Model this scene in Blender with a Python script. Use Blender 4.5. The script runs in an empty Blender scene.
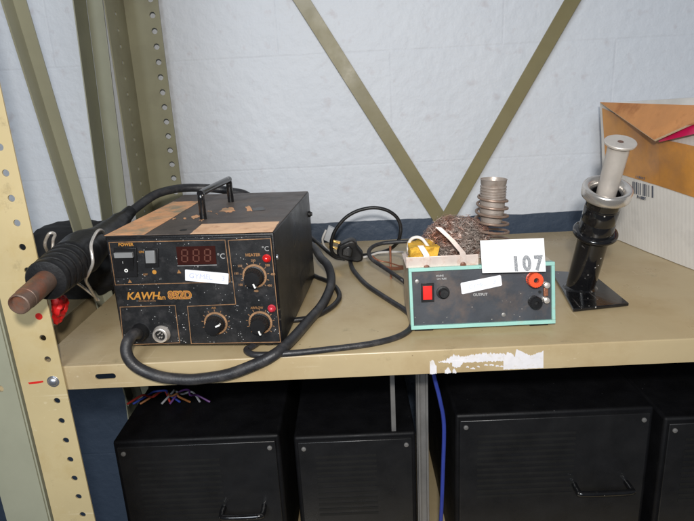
import bpy, bmesh, math, random
import numpy as np
from mathutils import Vector, Matrix, noise
random.seed(7)
S = bpy.context.scene
COL = S.collection
# ------------------------------------------------------------------ camera
F_PX, CY, CAMH = 586.32, 258.37, 0.28594
RIGHT = Vector((0.9988, -0.0006, -0.0487)).normalized()
FWD = Vector((-0.0134, 0.9582, -0.2859)).normalized()
UP = RIGHT.cross(FWD).normalized()
RIGHT = FWD.cross(UP).normalized()
CAM = Vector((0, 0, CAMH))
cd = bpy.data.cameras.new('camera'); cam = bpy.data.objects.new('camera', cd); COL.objects.link(cam)
M = Matrix((RIGHT, UP, -FWD)).transposed().to_4x4(); M.translation = CAM
cam.matrix_world = M
cd.sensor_width = 36; cd.lens = F_PX / 694 * 36; cd.shift_y = -(260.5 - CY) / 694
cd.clip_start = 0.01; cd.clip_end = 60
S.camera = cam

def ray(x, y):
    return FWD + RIGHT * ((x - 347) / F_PX) + UP * ((CY - y) / F_PX)
def at(x, y, ax, v):
    """point of the place seen at photo position x,y that lies on the plane axis=v"""
    d = ray(x, y); i = 'xyz'.index(ax); t = (v - CAM[i]) / d[i]
    return CAM + d * t
def aty(x, y, Y): return at(x, y, 'y', Y)
def atz(x, y, z): return at(x, y, 'z', z)
def onplane(x, y, P, n):
    d = ray(x, y); t = (P - CAM).dot(n) / d.dot(n); return CAM + d * t

def homog(src, dst):
    A = []
    for (x, y), (u, v) in zip(src, dst):
        A.append([x, y, 1, 0, 0, 0, -u * x, -u * y, -u]); A.append([0, 0, 0, x, y, 1, -v * x, -v * y, -v])
    h = np.linalg.svd(np.array(A, float))[2][-1].reshape(3, 3)
    return h
def hmap(h, x, y):
    r = h @ np.array([x, y, 1.0]); return r[0] / r[2], r[1] / r[2]

# ------------------------------------------------------------------ materials
def mat(name, col, rough=.5, metal=0., var=.12, scale=30, bump=.0, bscale=200, col2=None, c2scale=8, c2lo=.5, c2hi=.62,
        specks=None, spdens=60, spr=.12, thr=.57, coat=0., spec=.5, rvar=.1, stretch=(1, 1, 1), scr=None):
    m = bpy.data.materials.new(name); m.use_nodes = True
    nt = m.node_tree; N = nt.nodes; L = nt.links
    b = N['Principled BSDF']
    b.inputs['Metallic'].default_value = metal
    b.inputs['Specular IOR Level'].default_value = spec
    b.inputs['Coat Weight'].default_value = coat
    tc = N.new('ShaderNodeTexCoord'); mp = N.new('ShaderNodeMapping'); mp.inputs['Scale'].default_value = stretch
    L.new(tc.outputs['Object'], mp.inputs['Vector'])
    def nz(sc, det=5, ro=.6):
        n = N.new('ShaderNodeTexNoise'); n.inputs['Scale'].default_value = sc; n.inputs['Detail'].default_value = det
        n.inputs['Roughness'].default_value = ro; L.new(mp.outputs['Vector'], n.inputs['Vector']); return n
    def ramp(src, lo, hi, a=0., c=1.):
        r = N.new('ShaderNodeMapRange'); r.inputs['From Min'].default_value = lo; r.inputs['From Max'].default_value = hi
        r.inputs['To Min'].default_value = a; r.inputs['To Max'].default_value = c; L.new(src, r.inputs['Value']); return r.outputs['Result']
    def mix(fac, a, c):
        x = N.new('ShaderNodeMix'); x.data_type = 'RGBA'
        L.new(fac, x.inputs['Factor'])
        for s, k in ((a, 'A'), (c, 'B')):
            i = x.inputs[6 if k == 'A' else 7]
            if isinstance(s, tuple): i.default_value = (*s, 1)
            else: L.new(s, i)
        return x.outputs[2]
    n1 = nz(scale)
    lo = tuple(c * (1 - var) for c in col); hi = tuple(min(1, c * (1 + var)) for c in col)
    c = mix(ramp(n1.outputs['Fac'], .3, .7), lo, hi)
    if col2 is not None:
        c = mix(ramp(nz(c2scale, 8, .65).outputs['Fac'], c2lo, c2hi), c, col2)
    if scr is not None:
        for k, sc3 in enumerate(((5, 130, 130), (120, 7, 120))):
            m2 = N.new('ShaderNodeMapping'); m2.inputs['Scale'].default_value = sc3; m2.inputs['Rotation'].default_value = (0, 0, .3 - .5 * k); L.new(tc.outputs['Object'], m2.inputs['Vector'])
            ns = N.new('ShaderNodeTexNoise'); ns.inputs['Scale'].default_value = 1.5; ns.inputs['Detail'].default_value = 3; L.new(m2.outputs['Vector'], ns.inputs['Vector'])
            ml = N.new('ShaderNodeMath'); ml.operation = 'MULTIPLY'; L.new(ramp(ns.outputs['Fac'], .66, .72), ml.inputs[0]); L.new(ramp(nz(6, 2).outputs['Fac'], .48, .62, 0, .5), ml.inputs[1])
            c = mix(ml.outputs[0], c, scr)
        c = mix(ramp(nz(24, 9, .75).outputs['Fac'], .60, .70, 0, .45), c, tuple(q * .4 for q in col))
    if specks is not None:
        v = N.new('ShaderNodeTexVoronoi'); v.inputs['Scale'].default_value = spdens * 4; L.new(mp.outputs['Vector'], v.inputs['Vector'])
        n3 = nz(spdens * 1.1, 2)
        a = ramp(v.outputs['Distance'], spr, spr * .6); bb = ramp(n3.outputs['Fac'], thr, thr + .05)
        mm = N.new('ShaderNodeMath'); mm.operation = 'MULTIPLY'; L.new(a, mm.inputs[0]); L.new(bb, mm.inputs[1])
        c = mix(mm.outputs[0], c, specks)
    L.new(c, b.inputs['Base Color'])
    L.new(ramp(nz(scale * .7 + 5).outputs['Fac'], .3, .7, max(.03, rough - rvar), min(1, rough + rvar)), b.inputs['Roughness'])
    if bump > 0:
        bp = N.new('ShaderNodeBump'); bp.inputs['Strength'].default_value = bump; bp.inputs['Distance'].default_value = .001
        L.new(nz(bscale, 4).outputs['Fac'], bp.inputs['Height']); L.new(bp.outputs['Normal'], b.inputs['Normal'])
    m['_b'] = 1
    return m

BEIGE = (.46, .365, .215)
M_shelf = mat('beige enamel', BEIGE, .33, var=.07, scale=9, bump=.12, bscale=60, col2=(.33, .235, .12), c2scale=9, c2lo=.45, c2hi=.78, specks=(.2, .14, .08), spdens=18, spr=.08, rvar=.1, scr=(.62, .52, .36))
M_post = mat('cream enamel', (.55, .445, .245), .38, var=.06, scale=10, bump=.1, bscale=60, col2=(.50, .38, .18), c2scale=16, c2lo=.5, c2hi=.72, scr=(.7, .6, .4))
M_olive = mat('olive enamel', (.205, .175, .085), .42, var=.08, scale=14, bump=.1, col2=(.17, .15, .08), c2scale=12, c2lo=.55, c2hi=.8)  # rear braces: darker tone than the front post
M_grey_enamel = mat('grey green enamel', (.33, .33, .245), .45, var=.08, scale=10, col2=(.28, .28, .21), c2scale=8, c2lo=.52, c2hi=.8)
M_black = mat('black painted steel', (.006, .006, .007), .36, var=.4, scale=20, bump=.25, bscale=500, col2=(.022, .018, .016), c2scale=26, c2lo=.5, c2hi=.8, specks=(.35, .32, .28), spdens=34, spr=.13, scr=(.09, .08, .07))
M_top = mat('dusty black steel top', (.085, .068, .060), .5, var=.35, scale=24, bump=.25, bscale=400, col2=(.17, .13, .105), c2scale=22, c2lo=.48, c2hi=.75, specks=(.3, .22, .16), spdens=30, spr=.12)
M_panel = mat('speckled panel', (.013, .0135, .015), .42, var=.4, scale=60, bump=.15, bscale=500, col2=(.045, .043, .045), c2scale=55, c2lo=.52, c2hi=.75, specks=(.42, .42, .42), spdens=85, spr=.23, thr=.56)
M_panel2 = mat('scuffed slate panel', (.050, .055, .066), .42, var=.25, scale=22, bump=.1, bscale=400, col2=(.14, .10, .08), c2scale=26, c2lo=.46, c2hi=.75, specks=(.35, .33, .3), spdens=50, spr=.14, scr=(.22, .2, .19))
M_rubber = mat('black rubber', (.009, .009, .010), .42, var=.3, scale=40, bump=.35, bscale=260, col2=(.032, .027, .024), c2scale=38, c2lo=.52, c2hi=.78, spec=.4)
M_hose = mat('grey black rubber hose', (.022, .022, .025), .45, var=.3, scale=60, bump=.35, bscale=420, col2=(.075, .070, .070), c2scale=50, c2lo=.5, c2hi=.75)
M_plastic = mat('black plastic', (.012, .012, .013), .33, var=.2, bump=.1, bscale=400)
M_orange = mat('orange print', (.32, .16, .06), .5, var=.18, scale=200)
M_logo = mat('orange logo print', (.50, .23, .04), .5, var=.1, scale=200)
M_goldln = mat('gold line print', (.27, .15, .075), .5, var=.4, scale=150)
M_greypr = mat('grey print', (.35, .35, .35), .5, var=.3, scale=150)
M_whitelab = mat('white label', (.82, .83, .88), .55, var=.03)
M_ink = mat('faded blue ink', (.52, .56, .74), .6)
M_ink2 = mat('grey numeral ink', (.22, .23, .25), .6, var=.35, scale=900, col2=(.5, .5, .5), c2scale=1100, c2lo=.52, c2hi=.6)
M_paperorange = mat('aged orange paper', (.85, .43, .21), .6, var=.14, scale=60, bump=.2, col2=(.36, .30, .20), c2scale=26, c2lo=.46, c2hi=.62, specks=(.1, .06, .04), spdens=40, spr=.12)
M_paperpeach = mat('peach paper', (.93, .58, .35), .6, var=.08, scale=60, bump=.2, col2=(.75, .42, .24), c2scale=40, specks=(.3, .18, .1), spdens=40, spr=.1)
M_chrome = mat('worn chrome', (.74, .69, .64), .30, metal=.6, var=.1, scale=80, col2=(.45, .38, .33), c2scale=90, c2lo=.55, c2hi=.7)
M_alu = mat('dull aluminium', (.60, .55, .50), .42, metal=.35, var=.08, scale=60, bump=.1, bscale=300, col2=(.42, .37, .33), c2scale=50, c2lo=.55, c2hi=.8)
M_spring = mat('dull spring wire', (.26, .185, .145), .45, metal=.35, var=.15, scale=80, bump=.15, bscale=500, col2=(.25, .14, .09), c2scale=60, c2lo=.5, c2hi=.7)
M_brass = mat('brass', (.85, .55, .18), .25, metal=1, var=.1)
M_rust = mat('heat stained steel', (.13, .085, .065), .45, metal=.25, var=.3, scale=50, bump=.4, bscale=300, col2=(.22, .075, .038), c2scale=30, c2lo=.46, c2hi=.62)
M_rustrod = mat('rusty copper', (.28, .11, .06), .5, metal=.3, var=.3, scale=200, bump=.3, bscale=600)
M_red = mat('red plastic', (.80, .025, .02), .3, var=.08)
M_redlens = mat('red lamp lens', (.55, .012, .012), .12, var=.1, coat=.5)
M_pinklens = mat('pale red lamp lens', (.5, .03, .05), .3, var=.1)
M_redtie = mat('red ribbon', (.62, .012, .012), .5, var=.12)
M_redpost = mat('orange red plastic', (.85, .10, .035), .35, var=.1, col2=(.5, .06, .02), c2scale=120, c2lo=.55, c2hi=.8)
M_redpaint = mat('red paint mark', (.62, .02, .015), .5)
M_turq = mat('turquoise paint', (.30, .56, .50), .42, var=.08, scale=30, bump=.12, col2=(.35, .42, .34), c2scale=60, c2lo=.58, c2hi=.72, specks=(.1, .07, .05), spdens=40, spr=.12)
M_cream = mat('grubby cream paint', (.56, .47, .35), .5, var=.12, scale=40, col2=(.33, .25, .17), c2scale=30, c2lo=.5, c2hi=.75)
M_bracket = mat('pinkish bare metal', (.74, .62, .56), .38, metal=.3, var=.08, scale=60, col2=(.55, .36, .28), c2scale=60, c2lo=.52, c2hi=.7)
M_sponge = mat('yellow sponge', (.72, .42, .045), .85, var=.2, scale=200, bump=1., bscale=500, col2=(.40, .2, .02), c2scale=140, c2lo=.55, c2hi=.7)
M_whitewire = mat('white cable', (.72, .68, .64), .45, var=.08)
M_silverlab = mat('silver grey plastic', (.55, .57, .60), .4, var=.1)
M_greyswitch = mat('grey switch', (.22, .225, .23), .35, var=.1)
M_display = mat('display window', (.035, .009, .007), .15, var=.2)
M_segment = mat('unlit segment', (.11, .042, .030), .4, var=.2)
M_white = mat('white mark', (.8, .8, .78), .5)
M_dark = mat('dark opening', (.006, .006, .006), .6)
M_box = mat('white corrugated card', (.74, .71, .67), .75, var=.05, scale=14, bump=.3, bscale=50, col2=(.48, .46, .44), c2scale=6, c2lo=.5, c2hi=.8)
M_tape = mat('brown packing tape', (.62, .28, .06), .22, var=.14, scale=20, bump=.45, bscale=28, col2=(.42, .20, .07), c2scale=14, c2lo=.48, c2hi=.7, rvar=.06)
M_flap = mat('orange brown card', (.62, .27, .09), .45, var=.12, scale=25, bump=.2, col2=(.45, .17, .05), c2scale=20)
M_flapedge = mat('card edge', (.55, .42, .28), .8, var=.15, scale=200)
M_pink = mat('crimson folder', (.62, .01, .10), .35, var=.1)
M_barcode = mat('barcode ink', (.09, .10, .13), .6, var=.2)
M_gloss = mat('glossy black enamel', (.008, .008, .009), .12, var=.3, bump=.15, bscale=90, col2=(.03, .028, .026), c2scale=70, c2lo=.55, c2hi=.8, specks=(.5, .48, .45), spdens=34, spr=.16, thr=.54, coat=.3, rvar=.06, scr=(.3, .28, .26))
M_bag = mat('black nylon', (.008, .008, .009), .75, var=.3, bump=.4, bscale=120)
M_bolt = mat('zinc bolt', (.62, .64, .70), .3, metal=.9, var=.15, scale=200)
M_torn = mat('torn paper label', (.70, .68, .70), .7, var=.06, scale=100, col2=(.62, .57, .50), c2scale=120, c2lo=.55, c2hi=.7)
M_blue = mat('blue cable', (.03, .05, .28), .45)
M_case = mat('added black case', (.004, .004, .005), .55, spec=.25, var=.4, bump=.2, bscale=300, specks=(.15, .15, .15), spdens=20, spr=.05)  # near-black for the invented cases on the lower shelf
M_dull = mat('dull grey metal', (.30, .29, .28), .45, metal=.6, var=.15)

def wall_mat():
    m = bpy.data.materials.new('painted block wall'); m.use_nodes = True
    nt = m.node_tree; N = nt.nodes; L = nt.links; b = N['Principled BSDF']; b.inputs['Roughness'].default_value = .55
    tc = N.new('ShaderNodeTexCoord'); sp = N.new('ShaderNodeSeparateXYZ'); L.new(tc.outputs['Object'], sp.inputs[0])
    cb = N.new('ShaderNodeCombineXYZ')
    ax = N.new('ShaderNodeMath'); ax.operation = 'ADD'; ax.inputs[1].default_value = 4.0 + .12
    az = N.new('ShaderNodeMath'); az.operation = 'ADD'; az.inputs[1].default_value = 2.0 - .138
    L.new(sp.outputs['X'], ax.inputs[0]); L.new(sp.outputs['Z'], az.inputs[0]); L.new(ax.outputs[0], cb.inputs['X']); L.new(az.outputs[0], cb.inputs['Y'])
    br = N.new('ShaderNodeTexBrick'); L.new(cb.outputs[0], br.inputs['Vector'])
    br.inputs['Scale'].default_value = 1; br.inputs['Brick Width'].default_value = .4; br.inputs['Row Height'].default_value = .2
    br.inputs['Mortar Size'].default_value = .003; br.inputs['Mortar Smooth'].default_value = 1
    br.inputs['Color1'].default_value = (1, 1, 1, 1); br.inputs['Color2'].default_value = (1, 1, 1, 1); br.inputs['Mortar'].default_value = (0, 0, 0, 1)
    n = N.new('ShaderNodeTexNoise'); n.inputs['Scale'].default_value = 4; n.inputs['Detail'].default_value = 6; L.new(tc.outputs['Object'], n.inputs['Vector'])
    mx = N.new('ShaderNodeMix'); mx.data_type = 'RGBA'; L.new(n.outputs['Fac'], mx.inputs[0])
    mx.inputs[6].default_value = (.58, .61, .665, 1); mx.inputs[7].default_value = (.70, .72, .76, 1)
    n2 = N.new('ShaderNodeTexNoise'); n2.inputs['Scale'].default_value = 38; n2.inputs['Detail'].default_value = 5; L.new(tc.outputs['Object'], n2.inputs['Vector'])
    mr = N.new('ShaderNodeMapRange'); mr.inputs['From Min'].default_value = .6; mr.inputs['From Max'].default_value = .72; L.new(n2.outputs['Fac'], mr.inputs['Value'])
    mm = N.new('ShaderNodeMath'); mm.operation = 'MULTIPLY'; mm.inputs[1].default_value = .3; L.new(mr.outputs[0], mm.inputs[0])
    mx2 = N.new('ShaderNodeMix'); mx2.data_type = 'RGBA'; L.new(mm.outputs[0], mx2.inputs[0]); L.new(mx.outputs[2], mx2.inputs[6]); mx2.inputs[7].default_value = (.44, .36, .36, 1)
    # mortar tint
    iv = N.new('ShaderNodeMapRange'); iv.inputs['To Min'].default_value = .10; iv.inputs['To Max'].default_value = 0; L.new(br.outputs['Color'], iv.inputs['Value'])
    n4 = N.new('ShaderNodeTexNoise'); n4.inputs['Scale'].default_value = 9; n4.inputs['Detail'].default_value = 3; L.new(tc.outputs['Object'], n4.inputs['Vector'])
    mj = N.new('ShaderNodeMath'); mj.operation = 'MULTIPLY'; L.new(iv.outputs[0], mj.inputs[0])
    mk = N.new('ShaderNodeMapRange'); mk.inputs['From Min'].default_value = .4; mk.inputs['From Max'].default_value = .6; L.new(n4.outputs['Fac'], mk.inputs['Value']); L.new(mk.outputs[0], mj.inputs[1])
    mx3 = N.new('ShaderNodeMix'); mx3.data_type = 'RGBA'; L.new(mj.outputs[0], mx3.inputs[0]); L.new(mx2.outputs[2], mx3.inputs[6]); mx3.inputs[7].default_value = (.35, .33, .36, 1)
    # dark blue lower band with a slightly wavering painted edge
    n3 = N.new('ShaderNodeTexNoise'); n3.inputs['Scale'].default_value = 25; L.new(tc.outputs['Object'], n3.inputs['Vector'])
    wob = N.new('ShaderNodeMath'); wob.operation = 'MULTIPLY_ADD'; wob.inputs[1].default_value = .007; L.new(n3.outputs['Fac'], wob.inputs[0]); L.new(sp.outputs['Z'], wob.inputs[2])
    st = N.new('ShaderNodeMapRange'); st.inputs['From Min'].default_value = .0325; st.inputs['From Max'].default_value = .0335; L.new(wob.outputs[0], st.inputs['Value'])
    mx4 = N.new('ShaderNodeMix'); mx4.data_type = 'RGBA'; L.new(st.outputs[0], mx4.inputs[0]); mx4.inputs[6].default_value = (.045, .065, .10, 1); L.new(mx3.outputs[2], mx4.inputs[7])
    L.new(mx4.outputs[2], b.inputs['Base Color'])
    bp = N.new('ShaderNodeBump'); bp.inputs['Strength'].default_value = .14; bp.inputs['Distance'].default_value = .003; L.new(br.outputs['Color'], bp.inputs['Height'])
    n5 = N.new('ShaderNodeTexNoise'); n5.inputs['Scale'].default_value = 55; n5.inputs['Detail'].default_value = 6; L.new(tc.outputs['Object'], n5.inputs['Vector'])
    bp2 = N.new('ShaderNodeBump'); bp2.inputs['Strength'].default_value = .8; bp2.inputs['Distance'].default_value = .003; L.new(n5.outputs['Fac'], bp2.inputs['Height']); L.new(bp.outputs['Normal'], bp2.inputs['Normal'])
    L.new(bp2.outputs['Normal'], b.inputs['Normal'])
    return m
M_wall = wall_mat()

def corrugated_box_mat():
    m = M_box; nt = m.node_tree; N = nt.nodes; L = nt.links; b = N['Principled BSDF']
    tc = N.new('ShaderNodeTexCoord'); w = N.new('ShaderNodeTexWave'); w.bands_direction = 'Y'; w.inputs['Scale'].default_value = 42; w.inputs['Distortion'].default_value = .6
    L.new(tc.outputs['Object'], w.inputs['Vector'])
    bp = N.new('ShaderNodeBump'); bp.inputs['Strength'].default_value = .05; bp.inputs['Distance'].default_value = .002; L.new(w.outputs['Fac'], bp.inputs['Height'])
    old = b.inputs['Normal'].links[0].from_socket; L.new(old, bp.inputs['Normal']); L.new(bp.outputs['Normal'], b.inputs['Normal'])
corrugated_box_mat()

# ------------------------------------------------------------------ object helpers
def obj(name, bm, m, parent=None, smooth=True, bevel=0., seg=2, angle=40):
    me = bpy.data.meshes.new(name)
    bmesh.ops.recalc_face_normals(bm, faces=bm.faces)
    bm.to_mesh(me); bm.free()
    o = bpy.data.objects.new(name, me); COL.objects.link(o)
    for x in (m if isinstance(m, (list, tuple)) else [m]): me.materials.append(x)
    if smooth:
        for p in me.polygons: p.use_smooth = True
        try: me.set_sharp_from_angle(angle=math.radians(angle))
        except Exception: pass
    if bevel > 0:
        md = o.modifiers.new('bevel', 'BEVEL'); md.width = bevel; md.segments = seg; md.limit_method = 'ANGLE'; md.angle_limit = math.radians(35)
        md.harden_normals = False
    if parent is not None:
        o.parent = parent
        if parent.type == 'EMPTY' : o.matrix_parent_inverse = Matrix.Translation(-parent.location)
        elif parent.get('_loc') is not None: pass
    return o
def thing(name, label, cat, loc, group=None):
    o = bpy.data.objects.new(name, None); COL.objects.link(o); o.location = loc; o.empty_display_size = .02
    o['label'] = label; o['category'] = cat
    if group: o['group'] = group
    return o
def tag(o, label, cat, group=None):
    o['label'] = label; o['category'] = cat
    if group: o['group'] = group
    return o
def struct(o): o['kind'] = 'structure'; return o

def b_box(bm, c, X, Y, Z):
    """box: corner c, edge vectors X,Y,Z"""
    c, X, Y, Z = map(Vector, (c, X, Y, Z))
    v = [bm.verts.new(c + X * i + Y * j + Z * k) for k in (0, 1) for j in (0, 1) for i in (0, 1)]
    for f in ((0, 2, 3, 1), (4, 5, 7, 6), (0, 1, 5, 4), (2, 6, 7, 3), (0, 4, 6, 2), (1, 3, 7, 5)):
        bm.faces.new([v[i] for i in f])
    return bm
def aabb(bm, x0, x1, y0, y1, z0, z1): return b_box(bm, (x0, y0, z0), (x1 - x0, 0, 0), (0, y1 - y0, 0), (0, 0, z1 - z0))
def b_poly(bm, pts, n, t):
    """polygon pts (3D) extruded by vector n*t"""
    pts = [Vector(p) for p in pts]; n = Vector(n).normalized() * t
    a = [bm.verts.new(p) for p in pts]; b = [bm.verts.new(p + n) for p in pts]
    bm.faces.new(a); bm.faces.new(b[::-1])
    for i in range(len(a)):
        j = (i + 1) % len(a); bm.faces.new((a[i], b[i], b[j], a[j]))
    return bm
def catmull(P, n=8):
    P = [Vector(p) for p in P]; Q = [P[0] * 2 - P[1]] + P + [P[-1] * 2 - P[-2]]; out = []
    for i in range(1, len(Q) - 2):
        for k in range(n):
            t = k / n; a, b, c, d = Q[i - 1], Q[i], Q[i + 1], Q[i + 2]
            out.append(.5 * ((2 * b) + (c - a) * t + (2 * a - 5 * b + 4 * c - d) * t * t + (3 * b - a - 3 * c + d) * t ** 3))
    out.append(P[-1]); return out
def b_tube(bm, P, r, seg=12, smooth=8, cap=True, squash=None):
    n0 = len(P)
    if smooth: Q = catmull(P, smooth)
    else: Q = [Vector(p) for p in P]
    def rad(i):
        if isinstance(r, (int, float)): return r
        f = i / (len(Q) - 1) * (n0 - 1); a = min(int(f), n0 - 2); return r[a] * (1 - (f - a)) + r[a + 1] * (f - a)
    T = (Q[1] - Q[0]).normalized(); U = T.orthogonal().normalized(); rings = []
    for i, q in enumerate(Q):
        t = (Q[min(i + 1, len(Q) - 1)] - Q[max(i - 1, 0)]).normalized()
        U = (U - t * U.dot(t)).normalized(); W = t.cross(U)
        R = rad(i)
        rings.append([bm.verts.new(q + (U * math.cos(2 * math.pi * k / seg) + W * math.sin(2 * math.pi * k / seg)) * R) for k in range(seg)])
    for a, b in zip(rings, rings[1:]):
        for k in range(seg):
            bm.faces.new((a[k], a[(k + 1) % seg], b[(k + 1) % seg], b[k]))
    if cap: bm.faces.new(rings[0][::-1]); bm.faces.new(rings[-1])
    return bm
def b_lathe(bm, o, ax, prof, seg=32, flute=0, fl=.0, closed=False):
    """prof: list of (distance along axis, radius)"""
    o = Vector(o); ax = Vector(ax).normalized(); U = ax.orthogonal().normalized(); W = ax.cross(U); rings = []
    for h, r in prof:
        ring = []
        for k in range(seg):
            a = 2 * math.pi * k / seg; rr = r * (1 - (fl if flute and (k // 1) % 2 else 0))
            ring.append(bm.verts.new(o + ax * h + (U * math.cos(a) + W * math.sin(a)) * rr))
        rings.append(ring)
    pairs = list(zip(rings, rings[1:]))
    if closed: pairs.append((rings[-1], rings[0]))
    for a, b in pairs:
        for k in range(seg): bm.faces.new((a[k], a[(k + 1) % seg], b[(k + 1) % seg], b[k]))
    if not closed:
        bm.faces.new(rings[0][::-1]); bm.faces.new(rings[-1])
    return bm
def text_mesh(s, size, O, X, Y, m, name, parent, bold=0., ext=.0002, shear=0., align='CENTER', wscale=1.):
    cu = bpy.data.curves.new(name, 'FONT'); cu.body = s; cu.size = size; cu.extrude = ext; cu.offset = bold; cu.shear = shear
    cu.align_x = align; cu.align_y = 'CENTER'
    to = bpy.data.objects.new('tmp', cu); COL.objects.link(to)
    dg = bpy.context.evaluated_depsgraph_get(); me = bpy.data.meshes.new_from_object(to.evaluated_get(dg))
    bpy.data.objects.remove(to)
    X = Vector(X).normalized(); Y = Vector(Y).normalized(); Z = X.cross(Y)
    mw = Matrix((X * wscale, Y, Z)).transposed().to_4x4(); mw.translation = Vector(O)
    me.transform(mw); me.materials.clear(); me.materials.append(m)
    o = bpy.data.objects.new(name, me); COL.objects.link(o)
    if parent is not None:
        o.parent = parent
        if parent.type == 'EMPTY': o.matrix_parent_inverse = Matrix.Translation(-parent.location)
    return o
def cut(o, cutters):
    """boolean holes, applied"""
    bm = bmesh.new()
    for fn in cutters: fn(bm)
    bmesh.ops.recalc_face_normals(bm, faces=bm.faces)
    me = bpy.data.meshes.new('c'); bm.to_mesh(me); bm.free(); c = bpy.data.objects.new('c', me); COL.objects.link(c)
    md = o.modifiers.new('b', 'BOOLEAN'); md.operation = 'DIFFERENCE'; md.object = c; md.solver = 'EXACT'
    dg = bpy.context.evaluated_depsgraph_get(); new = bpy.data.meshes.new_from_object(o.evaluated_get(dg))
    o.modifiers.remove(md); old = o.data; o.data = new; new.name = old.name; bpy.data.objects.remove(c)
    return o
def cyl(P, ax, r, h, seg=20): return lambda bm: b_lathe(bm, P, ax, [(-h, r), (h, r)], seg)

# ------------------------------------------------------------------ setting: wall, floor, rack
WY = 1.105
o = obj('wall', aabb(bmesh.new(), -3, 3, WY, WY + .1, -1.2, 2.2), M_wall); tag(o, 'whitish painted block wall with a dark blue band behind the rack', 'wall')
M_floor = mat('dark floor', (.05, .048, .045), .6, var=.2, scale=6)
struct(obj('floor', aabb(bmesh.new(), -3, 3, -3, WY - .002, -1.25, -1.2), M_floor))

YF = .59; SX0 = -.364; SX1 = .95; SYB = 1.07; LIP = .0287
def make_shelf(name, x0, x1, z, label, slots=True, g=None):
    t = thing(name, label, 'shelf', ((x0 + x1) / 2, (YF + SYB) / 2, z), g)
    bm = bmesh.new()
    # folded tray section: top sheet, front lip, return, rear lip
    r = .0018; prof = [(YF, -LIP), (YF, -r)] + [(YF + r - r * math.cos(a), -r + r * math.sin(a)) for a in (.5, 1.0)] + [(YF + r, 0), (SYB - r, 0), (SYB, -r), (SYB, -LIP), (SYB - .0012, -LIP), (SYB - .0012, -.0012 - r), (YF + .0016, -.0012 - r), (YF + .0016, -LIP + .0014), (YF + .014, -LIP + .0014), (YF + .014, -LIP)]
    a = [bm.verts.new((x0, y, z + h)) for y, h in prof]; b = [bm.verts.new((x1, y, z + h)) for y, h in prof]
    bm.faces.new(a); bm.faces.new(b[::-1])
    for i in range(len(a)):
        j = (i + 1) % len(a); bm.faces.new((a[i], b[i], b[j], a[j]))
    o = obj('shelf_board', bm, M_shelf, t, angle=30)
    if slots:
        p0 = aty(95.5, 377, YF); p1 = aty(115.5, 376, YF)
        def slot(bm, p0=p0, p1=p1):
            pts = []
            c0 = Vector((p0.x + .003, 0, p0.z)); c1 = Vector((p1.x - .003, 0, p1.z))
            for k in range(9): a = math.pi / 2 + math.pi * k / 8; pts.append(Vector((c0.x + .0034 * math.cos(a), YF - .006, c0.z + .0034 * math.sin(a))))
            for k in range(9): a = -math.pi / 2 + math.pi * k / 8; pts.append(Vector((c1.x + .0034 * math.cos(a), YF - .006, c1.z + .0034 * math.sin(a))))
            b_poly(bm, pts, (0, 1, 0), .013)
        cut(o, [slot])
    for xe in (x0, x1 - .0012):
        bm = bmesh.new(); aabb(bm, xe, xe + .0012, YF + .004, SYB - .004, z - LIP, z - .0035)
        obj('end_flange', bm, M_shelf, t, smooth=False)
    return t
sh = make_shelf('metal_shelf', SX0, SX1, 0, 'beige enamelled steel shelf carrying the black station, with a slotted front lip')
# torn remains of a paper label on the lip
random.seed(3)
def lipy(x): return 366.5 - (x - 65) * .0446 + 1.2    # lip crease in the photo
def torn(x0, x1, top, bot, seedv, jt=1.6, jb=.7, stp=.8, yo=0.):
    """a torn scrap: columns of varying height between top and bottom outlines (lists of x,y)"""
    random.seed(seedv); bm = bmesh.new(); n = int((x1 - x0) / stp); A_ = []; B_ = []
    itp = lambda L, x: float(np.interp(x, [p[0] for p in L], [p[1] for p in L]))
    for k in range(n + 1):
        x = x0 + (x1 - x0) * k / n
        yt = max(itp(top, x) + random.uniform(-jt, jt) * (1 if k % 2 else .4), lipy(x) + .6); yb = max(yt + .4, itp(bot, x) + random.uniform(-jb, jb))
        for L_, y in ((A_, yt), (B_, yb)):
            L_.append([bm.verts.new(aty(x + (random.uniform(-.2, .2)), y, YF - o - yo)) for o in (.0002, .0005)])
            L_[-1][1].co.x = L_[-1][0].co.x; L_[-1][1].co.z = L_[-1][0].co.z
    for k in range(n):
        a, b, c, d = A_[k], A_[k + 1], B_[k + 1], B_[k]
        bm.faces.new((a[1], b[1], c[1], d[1])); bm.faces.new((a[0], d[0], c[0], b[0])); bm.faces.new((a[0], b[0], b[1], a[1])); bm.faces.new((d[0], d[1], c[1], c[0]))
    for q, w in ((A_[0], B_[0]), (B_[-1], A_[-1])): bm.faces.new((q[0], q[1], w[1], w[0]))
    obj('torn_label', bm, M_torn, sh, smooth=False)
torn(438.5, 503.5, [(438, 361.5), (447, 359.5), (453, 355), (466, 356), (478, 353.8), (495, 353), (503, 353.5)], [(438, 362.6), (446, 362.8), (452, 363), (463, 362.6), (466, 362.4), (485, 361.6), (504, 361)], 4)
torn(452, 463.5, [(452, 361), (464, 360.5)], [(452, 366), (455, 367.5), (460, 367), (463.5, 362)], 5, .2, .6, yo=.0004)
torn(503.5, 543.2, [(503, 352.5), (506, 355), (507, 351.8), (512, 353.5), (515, 357), (516, 349.2), (522, 351.5), (528, 354.5), (532, 355.6), (538, 353), (543.2, 351.2)], [(503, 369.4), (520, 368.9), (543, 367.8)], 6, .7, .25)
torn(430, 436.5, [(430, 361), (433, 360), (436.5, 366)], [(430, 374), (436.5, 373.6)], 8, 1.0, .5)
torn(445, 451, [(445, 370), (448, 367), (451, 371)], [(445, 373.6), (451, 373.2)], 9, .8, .3)
torn(452.5, 456.5, [(452, 371), (454, 368), (456.5, 371.5)], [(452, 373.3), (456.5, 373.1)], 10, .5, .3)
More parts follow.
